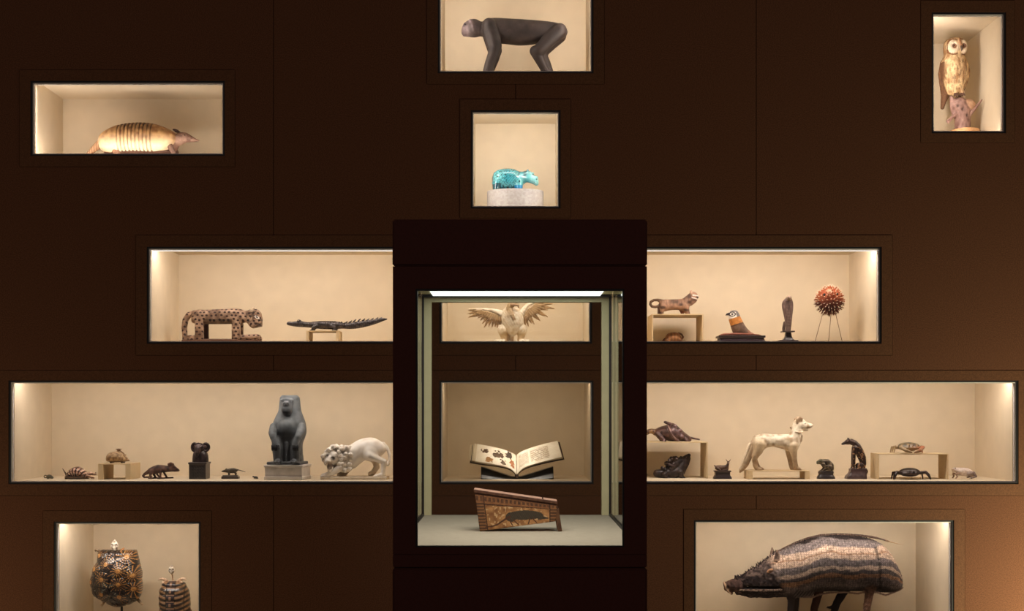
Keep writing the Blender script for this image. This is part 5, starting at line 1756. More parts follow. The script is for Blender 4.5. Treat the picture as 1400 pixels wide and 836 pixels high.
def spotted_cat():
    fr = on_floor(1170, 'dog', 0.17)
    r = piece('seated_leopard_figure', fr, 'dark spotted seated big cat with arched neck looking back on a stepped base', 'sculpture')
    b = Sdf(0.3)
    b.add(BX(1161.8, 1183, 641, 646.4, -7, 7, .8), rgb(70, 50, 48))
    b.add(L('y', [(645, 1161, 1183.4, 7), (648, 1159.6, 1183.6, 8), (651, 1156.8, 1183.8, 9.4), (fr.B, 1155.8, 1184, 10)], 6), two(rgb(96, 76, 74), rgb(48, 36, 36), 3, 2), .4)
    b.mesh('base', fr, M['ebony'], r, 1)

    def c(X, Y, D):
        m = mixc(rgb(70, 48, 40), rgb(36, 24, 22), nz(X, Y, D, 3, 3))
        sp = nz(X, Y, D, 1.7, 12) > .66
        return np.where((sp & (Y > 609))[:, None], rgb(150, 112, 80)[None, :], m)
    s = Sdf(0.3)
    s.add(C((1163, 604.6, 0, 3.6), (1168, 606.4, 0, 4.2), (1172, 610.6, 0, 4.8), (1176, 618, 0, 5), (1179, 626, 0, 4.9), (1180, 634, 0, 4.4), (1179, 640, 0, 4)), c)
    s.add(C((1171, 612, 0, 4.6), (1174, 619, 0, 4.6), (1178, 628, 0, 4.2)), c, 1)
    s.add(E(1159.6, 604.6, 0, 4.6, 3.8, 3.7, -12), c, 1)
    s.add(C((1156.6, 605.6, 0, 2.5), (1152.8, 607, 0, 1.8), (1151.6, 607.4, 0, 1.4)), c, 1)
    s.sub(C((1151, 608, -2, .3), (1156, 607.4, -2.6, .3)), rgb(20, 12, 12), .3)
    for d in (-2.4, 2.4):
        s.add(C((1160.4, 601.8, d, 1.2), (1159.4, 599.2, d, .6)), c, .5)
        s.add(C((1168.4, 612.6, d * 1.3, 3.2), (1166.8, 622, d * 1.4, 2.2), (1166.6, 632, d * 1.4, 2.1), (1166.2, 640.6, d * 1.4, 2), (1164.4, 641.4, d * 1.5, 1.7)), c, 1)
        s.add(E(1175.4, 637.4, d * 2.0, 4.8, 4.2, 2.6), c, .8)
        s.add(C((1176, 640, d * 2, 2), (1169.6, 641.4, d * 2.2, 1.5)), c, .7)
    s.add(C((1180.6, 640, 0, 1.2), (1184.4, 641.6, 0, 1), (1186, 645, 0, .9), (1184.6, 648.4, 0, .9), (1182.2, 649, 0, .9), (1180.6, 647, 2, .8)), c, .6)
    s.add(C((1164.5, 602, 0, 1.6), (1170, 604.6, 0, 1.6), (1176, 611, 0, 1.4)), two(rgb(120, 94, 80), rgb(60, 42, 36), 2, 2), .7)
    s.mesh('body', fr, M['bronze'], r)
    for d in (-2.9, 2.9):
        ball('eye', fr, r, 1157.8, 604, d, .5, rgb(170, 140, 100), M['bronze'])


spotted_cat()


def crabs():
    fr = on_floor(1243, 'dog', 0.18)
    riser(fr, 1195.4, 1290.6, 620, -19, 20, 'broad tan riser carrying the mottled crab, second dark crab beneath', 1.4, 1.6)

    def crab(fr, name, label, x0, y0, w, c, cl, big, mat):
        """crab facing the viewer; x0,y0 centre of the back, w half width"""
        r = piece(name, fr, label, 'sculpture')
        s = Sdf(0.33)
        s.add(E(x0, y0, 0, w, 6.2, w * .72), c)
        s.add(E(x0, y0 + 1.4, -w * .35, w * .85, 3.2, w * .45), cl, 1)
        for i in range(9):
            a = -1.1 + i * .275
            s.add(E(x0 + w * .98 * math.sin(a), y0 + 1, -w * .7 * math.cos(a), .9, .7, .9), c, .4)
        yb = fr.B
        for sx in (-1, 1):
            xx = x0 + sx * w
            if big:
                s.add(C((x0 + sx * w * .8, y0 + 2, -w * .5, 2.4), (x0 + sx * w * 1.02, y0 + .4, -w * .95, 2.2), (x0 + sx * w * .62, y0 + 4.6, -w * 1.3, 2.5), (x0 + sx * w * .16, y0 + 7, -w * 1.35, 1.4)), cl, .8)
            else:
                s.add(C((x0 + sx * w * .9, y0 + .6, -w * .3, 2.2), (xx + sx * 5, y0 - .6, -w * .6, 2), (xx + sx * 8, y0 + 3, -w * .75, 2.2), (xx + sx * 10.4, yb - 1.6, -w * .8, 1.3)), cl, .8)
            for k in range(3):
                dz = w * (.05 + .3 * k)
                s.add(C((x0 + sx * w * .85, y0 + 2, dz, 1.5), (xx + sx * (3 + k * 1.2), y0 - .6 + k * .6, dz + 1, 1.3), (xx + sx * (4.6 + k * 1.2), yb - .8, dz + 2, .8)), cl, .6)
            s.add(C((x0 + sx * 2.4, y0 - .6, -w * .72, .7), (x0 + sx * 2.6, y0 - 2, -w * .76, .7)), cl, .3)
        s.mesh('body', fr, mat, r, clip_y=yb)
        for sx in (-1, 1):
            ball('eye', fr, r, x0 + sx * 2.6, y0 - 2.4, -w * .77, .6, rgb(16, 12, 12), M['bronze'])
        return r
    f2 = Frame(1243, fr.y, 620)
    mot = lambda X, Y, D: mixc(rgb(150, 126, 92), rgb(52, 52, 44), nz(X, Y, D, 3, 5) * 1.5 - .2)
    mc = lambda X, Y, D: mixc(rgb(150, 126, 92), rgb(166, 92, 60), np.clip((X - 1238) / 18, 0, 1) * nz(X, Y, D, 3, 2) * 1.6)
    crab(f2, 'crab_figure', 'mottled green and orange crab with folded claws on top of the riser', 1242.5, 611.2, 15, mot, mc, True, M['ceramic'])
    f3 = on_floor(1243, 'dog', 0.12)
    dk = two(rgb(74, 62, 56), rgb(30, 24, 24), 3, 3, 1.4)
    crab(f3, 'dark_crab_figure', 'dark bronze crab with wide spread legs on the floor under the riser', 1243.5, 646.2, 14.5, dk, two(rgb(64, 42, 38), rgb(28, 20, 20), 3, 4), False, M['bronze'])


crabs()


def pale_frog():
    fr = on_floor(1317, 'dog', 0.16)
    r = piece('toad_figure', fr, 'small pinkish white toad at the far right end of the long niche', 'sculpture')
    c = two(rgb(246, 234, 226), rgb(220, 198, 188), 2, 3)
    s = Sdf(0.28)
    s.add(L('x', [(1301.4, 641.4, 643, 1), (1303, 640.4, 645, 3), (1307, 639.8, 648, 5), (1313, 640, 650.4, 6.4), (1320, 640.2, 651.6, 7), (1326, 642, 652, 6), (1331, 646, 652.4, 4), (1333.6, 649.4, 652.4, 1.6)], 2.2), c)
    for d in (-1, 1):
        s.add(C((1310, 647, d * 4.4, 1.8), (1305.6, 648.8, d * 6.6, 1.3), (1306.6, 652, d * 7, 1), (1304.6, 653.6, d * 7.4, .9)), two(rgb(190, 160, 140), rgb(140, 106, 90), 2, 4), .7)
        s.add(C((1322, 648, d * 5, 2.6), (1329, 646.6, d * 7, 2), (1332, 651.6, d * 7.4, 1.4), (1325, 653.6, d * 7.6, 1)), two(rgb(170, 150, 144), rgb(110, 92, 88), 2, 4), .8)
        s.add(E(1305.4, 640.4, d * 2.8, 1.2, 1, 1), c, .4)
    s.mesh('body', fr, M['ceramic'], r, clip_y=fr.B, disp=lambda X, Y, D: .25 * (nz(X, Y, D, 1.4, 9) - .5))
    for d in (-3.6, 3.6):
        ball('eye', fr, r, 1305, 640.2, d, .5, rgb(60, 40, 36), M['bronze'])


pale_frog()
# ------------------------------------------------------------------ lower niches
def skull(fr, parent, x, y, w, h, d):
    """small bleached reptile skull seen from above, snout up"""
    s = Sdf(0.3)
    bone = two(rgb(246, 238, 222), rgb(222, 204, 178), 2, 3)
    s.add(L('y', [(y - h, x - .8, x + .8, 1), (y - h * .7, x - w * .45, x + w * .45, 1.8), (y - h * .3, x - w * .85, x + w * .85, 2.8), (y + h * .15, x - w, x + w, 3.2), (y + h * .6, x - w * .75, x + w * .75, 2.8), (y + h * .95, x - w * .3, x + w * .3, 1.6)], 2.2, d), bone)
    for sx in (-1, 1):
        s.sub(E(x + sx * w * .52, y - h * .02, d - 3.0, w * .27, h * .17, 2), rgb(70, 46, 34), .3)
        s.sub(E(x + sx * w * .6, y + h * .62, d - 2.6, w * .22, h * .2, 1.6), rgb(110, 84, 64), .3)
        s.sub(E(x + sx * .7, y - h * .72, d - 2, .4, .6, 1), rgb(110, 84, 64), .2)
    s.mesh('skull', fr, M['bone'], parent)


M['bone'] = sculpt('bleached_bone', 0.5, 0, 0.4, 120, 0.08, 0.15, 300)


def stand(fr, px, top, depth, label):
    st = piece('mount_stand', fr, label, 'stand')
    bm = bmesh.new()
    a, b = Vector(fr.v(px, top, depth)), Vector(fr.v(px, fr.B - 2, depth))
    bmesh.ops.create_cone(bm, cap_ends=True, segments=16, radius1=1.6 * fr.u, radius2=1.6 * fr.u, depth=(a - b).length, matrix=Matrix.Translation((a + b) / 2))
    bm_obj('pole', bm, M['gasket'], st, 0, False)
    bm = bmesh.new()
    bmesh.ops.create_cone(bm, cap_ends=True, segments=32, radius1=16 * fr.u, radius2=15 * fr.u, depth=2 * fr.u, matrix=Matrix.Translation(Vector(fr.v(px, fr.B - 1, depth))))
    bm_obj('base_disc', bm, M['gasket'], st)


def tortoise_large():
    fr = on_floor(160, 'tortoise', 0.2)
    stand(fr, 166.4, 829.6, 0, 'thin black stand holding up the large star patterned tortoise shell')
    f2 = Frame(160, fr.y, 830)
    r = piece('tortoise_shell', f2, 'large black and gold star patterned tortoise shell with white skull', 'tortoise')
    cen = np.array([(147.6, 789.6), (169.6, 778.2), (170.4, 796.4), (133.8, 776.6), (128.6, 794.4), (152.2, 769.4), (146.2, 810.4), (170, 814), (187, 785), (188, 803), (139, 759), (178, 760), (160, 825), (130, 813)])

    amp = np.array([1.0, 1.9, 1.1, 1.2, .4, .8, .4, .6, 1.9, 1.8, .5, 1.7, .0, .0])

    def star(X, Y, D):
        d2 = (X[:, None] - cen[None, :, 0])**2 + (Y[:, None] - cen[None, :, 1])**2
        i = d2.argmin(1)
        q = np.sqrt(d2[np.arange(len(X)), i])
        srt = np.sort(np.sqrt(d2), 1)
        th = np.arctan2(Y - cen[i, 1], X - cen[i, 0])
        ray = np.cos(th * (13 + (i % 3)) + .5 * np.sin(i * 7.0)) + .6 * (nz(X, Y, D, 3, 5) - .5)
        gold = mixc(rgb(200, 148, 84), rgb(134, 88, 48), nz(X, Y, D, 4, 2))
        blk = mixc(rgb(24, 19, 21), rgb(50, 39, 36), nz(X, Y, D, 3, 3))
        a = amp[i]
        sector = np.cos(th - np.arctan2(800 - cen[i, 1], 160 - cen[i, 0]) + 3.14) * .25
        m = (ray > 1.02 - .30 * a + q * .012 - sector * .4) & (q < 4 + 14 * a) & (q > 2)
        m = m | ((q < 2.9) & (a > 0))
        c = np.where(m[:, None], gold, blk)
        ed = (srt[:, 1] - srt[:, 0]) < .8
        return np.where(ed[:, None], rgb(22, 17, 17)[None, :], c)
    s = Sdf(0.62)
    s.add(L('y', [(752.6, 141, 180, 6), (754, 137.2, 185.4, 12), (758, 135.8, 187.4, 17), (764, 134.8, 189, 22), (771, 132.4, 190.6, 26), (779, 129.2, 191.6, 29), (788, 126.8, 192.4, 30), (797, 126, 193, 30), (806, 127.2, 193.2, 28),
                  (813, 130.6, 192.4, 25), (819, 136.4, 189.4, 20), (824, 144.4, 183.6, 14), (828, 153, 174, 7), (829.4, 158, 168, 3)], 2.3), star)

    def bulge(X, Y, D):
        q = np.sqrt(((X[:, None] - cen[None, :, 0])**2 + (Y[:, None] - cen[None, :, 1])**2))
        srt = np.sort(q, 1)
        return 1.5 * np.exp(-(srt[:, 0] / 7.0)**2) - .8 * np.exp(-((srt[:, 1] - srt[:, 0]) / 1.1)**2) + .18 * np.sin(srt[:, 0] * 2.2)
    s.mesh('shell', f2, M['tortoise'], r, disp=bulge)
    skull(f2, r, 159.2, 745.2, 5.4, 7.4, -8)
    n = Sdf(0.3)
    bone = two(rgb(236, 214, 180), rgb(190, 150, 108), 2, 3)
    n.add(C((159.4, 751, -6, 1.5), (160, 755, -3, 1.7), (160, 760, 4, 1.7)), bone)
    n.add(C((161, 757, 0, 2), (166, 752.6, 3, 1.6), (168, 750.6, 4, 1)), rgb(186, 132, 84), .8)
    n.mesh('neck', f2, M['bone'], r)
    for pts in (((140, 756, 0, 2), (136, 753.6, -2, 1.9), (133.4, 752.6, -3, 1.2)), ((176, 756, 0, 2), (181, 754.4, -2, 2.2), (185.6, 753, -3, 1.4)),
                ((184, 818, 6, 2.6), (190, 823, 2, 2), (193.6, 826, 0, 1.4)), ((143, 820, 8, 2.4), (140.6, 824.6, 5, 1.8), (139.6, 827.4, 4, 1))):
        l = Sdf(0.3)
        lc = two(rgb(130, 104, 74), rgb(52, 38, 28), 2, 4, 1.4)
        l.add(C(*pts), lc)
        ex, ey, ed, er = pts[-1]
        dx = 1 if ex > pts[0][0] else -1
        low = ey > 800
        for k in (-1, 0, 1):
            l.add(C((ex, ey, ed, er), (ex + dx * (1.6 + (k == 0)), ey + (1.2 + k * 1.4 if low else k * 1.2), ed - 1, .6)), bone if low else lc, .4)
        l.mesh('limb', f2, M['bone'], r)


tortoise_large()


def tortoise_small():
    fr = on_floor(238, 'tortoise', 0.2)
    stand(fr, 240, 852.4, 0, 'thin black stand holding up the small banded tortoise shell')
    f2 = Frame(238, fr.y, 852)
    r = piece('small_tortoise_shell', f2, 'small brown and black banded tortoise shell with bone white skull', 'tortoise')

    def band(X, Y, D):
        u = (X - 236.5) / 21.0
        au = np.abs(u)
        ph = (Y - 799 + 6 * au**2) / 6.6
        dark = np.sin(ph * 2 * math.pi) > -.05
        tan = mixc(rgb(170, 134, 100), rgb(112, 82, 58), nz(X, Y, D, 3, 4))
        blk = mixc(rgb(32, 26, 24), rgb(58, 46, 40), nz(X, Y, D, 2.5, 3))
        c = np.where(dark[:, None], blk, tan)
        mid = au < .27
        q = np.abs(((Y - 803) / 9.2) % 1 - .5)
        cm = np.where(((q > .4) | (np.abs(X - 236.5) < 1.4) & (q < .25))[:, None], rgb(150, 118, 96)[None, :], rgb(48, 40, 42)[None, :])
        c = np.where(mid[:, None], cm, c)
        edge = (np.abs(au - .28) < .03) | (np.abs(au - .86) < .03)
        return np.where(edge[:, None], c * .4, c)
    s = Sdf(0.5)
    s.add(L('y', [(794.6, 231, 243, 4), (797, 225, 250, 9), (802, 221, 255, 13), (809, 218.6, 258.4, 16), (817, 218, 259.6, 17.5), (826, 218.2, 260, 18), (836, 219.6, 259, 17), (844, 223, 255, 13), (850, 229, 248, 8), (852, 234, 243, 4)], 2.3), band)

    def bump(X, Y, D):
        au = np.abs((X - 236.5) / 21)
        q = np.abs(((Y - 803) / 9.2) % 1 - .5)
        return -.5 * np.exp(-((au - .28) / .03)**2) - .45 * np.exp(-((q - .5) / .07)**2) + .9 * np.exp(-((q - .05) / .2)**2) * (au < .8)
    s.mesh('shell', f2, M['tortoise'], r, disp=bump)
    skull(f2, r, 236.2, 778.6, 4.4, 6.2, -6)
    n = Sdf(0.28)
    bone = two(rgb(232, 206, 178), rgb(184, 142, 112), 1.6, 3)
    for i in range(5):
        n.add(E(236.4, 785.4 + i * 2.3, -4 + i * .9, 1.3, 1.2, 1.3), bone, .7)
    n.mesh('neck', f2, M['bone'], r)
    for sx in (-1, 1):
        l = Sdf(0.28)
        x = 236.6
        l.add(C((x + sx * 5, 797, -1, 2), (x + sx * 10, 792.8, -3, 2), (x + sx * 14.4, 791.4, -4, 1.8), (x + sx * 18.4, 792.4, -5, .9)), bone)
        l.add(C((x + sx * 9, 793.6, -3, 1.8), (x + sx * 12.4, 797, -4, 1.8), (x + sx * 13, 799.6, -4, 1.2)), bone, .8)
        l.add(C((x + sx * 14, 791.6, -4, 1.2), (x + sx * 18, 790.4, -5, .6)), bone, .5)
        l.mesh('limb', f2, M['bone'], r)
    l = Sdf(0.28)
    l.add(C((256, 830, 4, 2.4), (259, 833, 0, 1.8), (262, 836, -2, 1.2)), two(rgb(150, 112, 80), rgb(80, 56, 40), 2, 3))
    l.mesh('limb', f2, M['bone'], r)


tortoise_small()


def boar():
    fr = on_floor(1115, 'boar', 0.22)
    r = piece('woven_boar_figure', fr, 'large woven boar figure with grey and tan striped body in the lower right niche', 'sculpture')
    st = [(1006, 789, 814, 6), (1014, 786.6, 815, 9), (1024, 780.6, 817, 13), (1034, 774.6, 817.6, 16), (1046, 765.6, 817.6, 20), (1058, 757.8, 817, 24), (1070, 751.6, 816.4, 28), (1082, 745.8, 815.4, 31), (1096, 739.8, 813, 33.5),
          (1110, 735.4, 810, 35), (1128, 732.6, 808.4, 36), (1150, 732.2, 808, 36), (1172, 733.8, 808, 35), (1190, 737.6, 808.4, 33.5), (1202, 743, 809.6, 31), (1212, 751.4, 810, 27), (1220, 762.4, 810, 22), (1227, 776, 808.4, 15), (1231.6, 787, 805.4, 8), (1233.4, 794, 801, 3)]
    sm = smooth_curve(st)
    LG, TN = rgb(192, 166, 146), rgb(170, 130, 102)
    GR, DK = rgb(122, 111, 109), rgb(48, 40, 39)

    def weave(X, Y, D):
        top, bot = np.interp(X, sm[0], sm[1]), np.interp(X, sm[0], sm[2])
        v = (Y - top) / np.maximum(bot - top, 1)
        # the stripes gather towards the head and bend down over the rump
        ang = v + .022 * np.sin(X / 11.0) + np.where(X > 1188, (X - 1188) / 46 * (1 - v) * .42, 0) - np.where(X < 1100, (1100 - X) / 150 * (v - .5), 0)
        ang = ang + .05 * (nz(X * .5, Y, D, 5, 12) - .5)
        ks = np.array([-.3, .02, .05, .15, .18, .25, .28, .30, .37, .39, .49, .51, .56, .58, .63, .65, .70, .73, .86, .93, 1.5])
        cs = np.array([DK, DK, GR, GR, LG, LG, TN * .8, LG, LG, GR, GR * .72, LG, LG, GR * .55, GR * .6, TN, TN, GR, GR * .75, DK, DK])
        c = np.stack([np.interp(ang, ks, cs[:, a]) for a in range(3)], 1)
        tw = .62 + .45 * (np.sin(X * 1.9 + 3.2 * nz(X, Y, D, 5, 2)) * .5 + .5) * (np.sin(Y * 2.2 + 5 * nz(X, Y, D, 6, 4)) * .4 + .6)
        c = c * (tw * (.45 + 1.2 * nz(X, Y, D, 2.0, 7)))[:, None]
        seam = np.exp(-((X - (1192 + (Y - 760) * .12)) / 2.4)**2) * (Y < 803) * (Y > 746)
        c = c * (1 - .7 * seam * (nz(X, Y, D, 2, 5) > .3))[:, None]
        hd = np.clip((1062 + (Y - 780) * .45 - X) / 10, 0, 1)
        hc = mixc(rgb(112, 96, 90), rgb(36, 28, 28), nz(X, Y, D, 3, 9) * 1.2 - .1 + np.clip((Y - 783) / 14, 0, .6))
        return c * (1 - hd)[:, None] + hc * hd[:, None]
    s = Sdf(0.72)
    s.add(L('x', st, 2.25), weave)
    s.sub(BX(1004, 1063, 800.4, 803.6, -40, 40, 1.2), DK * .6, 1.2)
    s.add(C((1086, 806, -16, 9), (1102, 809, -14, 7)), lambda X, Y, D: mixc(DK, GR, .5 * (np.sin(X * 1.4 + Y) * .5 + .5)), 5)
    legs = [((1079, 806, -15, 7), (1078.4, 820, -15, 4.6), (1077.4, 845, -15, 4.2), (1077, 859, -15, 4)),
            ((1093, 806, 13, 7), (1091, 820, 13, 4.6), (1089.6, 845, 13, 4.2), (1089, 859, 13, 4)),
            ((1184.4, 798, -19, 8), (1183, 812, -19, 5.2), (1180.6, 826, -19, 4.6), (1178.6, 842, -19, 4.4), (1178, 859, -19, 4.2)),
            ((1164, 800, 14, 8), (1155, 814, 14, 6), (1147, 828, 14, 5), (1142, 844, 14, 4.6), (1141, 859, 14, 4.4))]
    lk = [DK, DK, two(rgb(128, 96, 78), rgb(64, 46, 40), 3, 3), DK * .7]
    for p, c in zip(legs, lk):
        s.add(C(*p), c, 5)
        s.add(C((p[-1][0], fr.B - 3, p[-1][2], 4.4), (p[-1][0] - 3, fr.B, p[-1][2] - 1, 4.2)), DK, 2)
    s.add(C((1126, 803, 16, 7), (1122, 816, 16, 5.5), (1117, 834, 16, 5), (1115, fr.B, 16, 4.6)), rgb(66, 42, 34), 4)
    s.add(C((1147, 829, 14, 3), (1139, 833, 12, 2.2), (1134, 832.6, 11, 1.5)), DK, 1.5)
    for y in range(812, 858, 6):
        s.add(E(np.interp(y, [812, 826, 842, 859], [1183, 1180.6, 1178.6, 1178]), y, -19, 5.4, 2, 5.2), two(rgb(150, 114, 92), rgb(84, 60, 50), 3, 3), 1)
    # lower edge of the woven hide
    pts = [(1096, 812), (1106, 815), (1116, 811), (1130, 808.6), (1150, 807.6), (1168, 810), (1180, 807), (1194, 808), (1206, 812), (1218, 810), (1232, 803)]
    s.add(C(*[(x, y, -18 if x < 1210 else -8, 1.3) for x, y in pts]), rgb(150, 126, 112), .8)

    def tuft(X, Y, D):
        b = .75 * np.sin(X * 2.35) * np.cos(Y * 2.1) * (X > 1062) + .5 * (nz(X, Y, D, 2.2, 4) - .5)
        return b + np.where(X < 1062, 2.0 * (nz(X, Y, D, 2.6, 8) - .5), 0)
    s.mesh('body', fr, M['weave'], r, clip_y=fr.B, disp=tuft)
    # rim of cord along the spine, ending in a loose thread
    sp = Sdf(0.5)
    spine = [(1063, 754.6), (1075, 748.6), (1088, 742.4), (1104, 736.4), (1122, 732.2), (1142, 731), (1160, 731.4), (1178, 732.8), (1196, 735.4), (1208, 738.4), (1214, 740.4)]
    sp.add(C(*[(x, y, 0, 1.5 if x < 1200 else 1.2) for x, y in spine]), two(rgb(120, 100, 88), rgb(56, 44, 40), 2, 3))
    sp.add(C((1212, 739.8, 0, 1), (1222, 742.6, 0, .6), (1235, 745.6, 0, .35)), rgb(186, 150, 110), .5)
    x = 1064.0
    while x < 1200:
        y = np.interp(x, [p[0] for p in spine], [p[1] for p in spine])
        sp.add(E(x, y - .2, -1.6, .9, 2, 1.3, 25), rgb(96, 78, 68), .4)
        x += 3.1
    sp.mesh('spine_cord', fr, M['weave'], r)
    # snout disc, ears, eyes, tusk-like cheek cords
    sn = Sdf(0.5)
    sn.add(C((990.4, 797.6, 0, 1.7), (994, 804.6, 0, 4.4), (1000, 812, 0, 2)), two(rgb(112, 78, 62), rgb(48, 34, 32), 3, 3))
    sn.add(C((989.2, 796, -3, 1), (992.4, 804.6, -5.4, 1.1), (998.6, 812.6, -4, 1)), rgb(206, 176, 150), .6)
    sn.add(C((997, 801, 0, 6.6), (1003, 801, 0, 9), (1009, 800.6, 0, 10.4)), two(rgb(96, 72, 64), rgb(40, 30, 30), 3, 4), 2)
    for d in (-2.4, 2.4):
        sn.sub(E(993.4, 803, d - 3.6, 1.5, 2.4, 1.4, 30), rgb(24, 16, 16), .4)
    sn.mesh('snout', fr, M['weave'], r, disp=lambda X, Y, D: .9 * (nz(X, Y, D, 2.4, 6) - .5))
    for d in (-16, 16):
        e = Sdf(0.45)
        e.add(C((1059, 764, d, 4.4), (1059.4, 757, d * 1.04, 3), (1058.8, 751.4, d * 1.06, 1.1)), two(rgb(150, 124, 106), rgb(76, 60, 54), 2, 4))
        e.sub(E(1057.6, 758.6, d * 1.2, 2, 4.4, 2.4), rgb(50, 38, 36), .8)
        e.mesh('ear', fr, M['weave'], r, disp=lambda X, Y, D: .8 * (nz(X, Y, D, 2, 6) - .5))
    for sgn in (-1, 1):
        y = 778.6
        d0 = np.interp(1049, sm[0], sm[3])
        ey = Sdf(0.4)
        ey.add(E(1049, y, sgn * (d0 * .93), 5.2, 2.4, 2.2, -28), rgb(176, 132, 98))
        ey.add(E(1049, y, sgn * (d0 * .93 + 1.6), 1.9, 1.5, 1.6), rgb(30, 20, 18), .3)
        ey.mesh('eye', fr, M['weave'], r)
        j = Sdf(0.45)
        j.add(C((1010, 806.4, sgn * 8.6, 1.3), (1030, 806, sgn * 14.6, 1.5), (1048, 805, sgn * 20.5, 1.6), (1063, 804, sgn * 26, 1.6)), two(rgb(140, 120, 108), rgb(56, 45, 42), 1.6, 3, 1.6))
        j.mesh('jaw_cord', fr, M['weave'], r, disp=lambda X, Y, D: .9 * (nz(X, Y, D, 1.8, 6) - .5))
    h = Sdf(0.4)
    rng = random.Random(9)
    for i in range(46):
        x = rng.uniform(1004, 1062)
        y = np.interp(x, sm[0], sm[1]) + rng.uniform(-1, 1)
        d = rng.uniform(-7, 3)
        ln = rng.uniform(2, 4.6)
        h.add(C((x, y + 1, d, .9), (x + rng.uniform(-2.4, .6), y - ln * .6, d - .6, .5)), DK * 1.3, .3)
    h.mesh('brow_tufts', fr, M['weave'], r)


M['weave'] = sculpt('woven_fibre', 0.85, 0, 0.2, 260, 0.3, 0.7, 420)
boar()


# ------------------------------------------------------------------ book on its cradle
def patch(name, fr, mat, parent, fn, nu, nv, colfn, thick=None):
    """curved sheet: fn(u, v) gives (x, y, d); closed to a solid of the given thickness (px) behind it"""
    U, V = np.meshgrid(np.linspace(0, 1, nu), np.linspace(0, 1, nv), indexing='ij')
    P = np.stack([np.asarray(c) for c in fn(U, V)], -1)
    Bk = np.stack([np.asarray(c) for c in (thick(U, V))], -1)
    pts = np.concatenate([P.reshape(-1, 3), Bk.reshape(-1, 3)])
    q = []
    n = nu * nv

    def i_(a, b, k=0):
        return a * nv + b + k * n
    for a in range(nu - 1):
        for b in range(nv - 1):
            q.append((i_(a, b), i_(a + 1, b), i_(a + 1, b + 1), i_(a, b + 1)))
            q.append((i_(a, b + 1, 1), i_(a + 1, b + 1, 1), i_(a + 1, b, 1), i_(a, b, 1)))
    for a in range(nu - 1):
        q.append((i_(a, 0, 1), i_(a + 1, 0, 1), i_(a + 1, 0), i_(a, 0)))
        q.append((i_(a, nv - 1), i_(a + 1, nv - 1), i_(a + 1, nv - 1, 1), i_(a, nv - 1, 1)))
    for b in range(nv - 1):
        q.append((i_(0, b), i_(0, b + 1), i_(0, b + 1, 1), i_(0, b, 1)))
        q.append((i_(nu - 1, b, 1), i_(nu - 1, b + 1, 1), i_(nu - 1, b + 1), i_(nu - 1, b)))
    c0 = colfn(U.ravel(), V.ravel())
    c1_ = np.tile(rgb(206, 190, 160), (n, 1)) * (1 - .25 * (np.sin(np.arange(n) % nv * 3.1) > 0))[:, None]
    o = arrays(name, fr, mat, parent, pts[:, 0], pts[:, 1], pts[:, 2], np.array(q), np.concatenate([c0, c1_]))
    return o


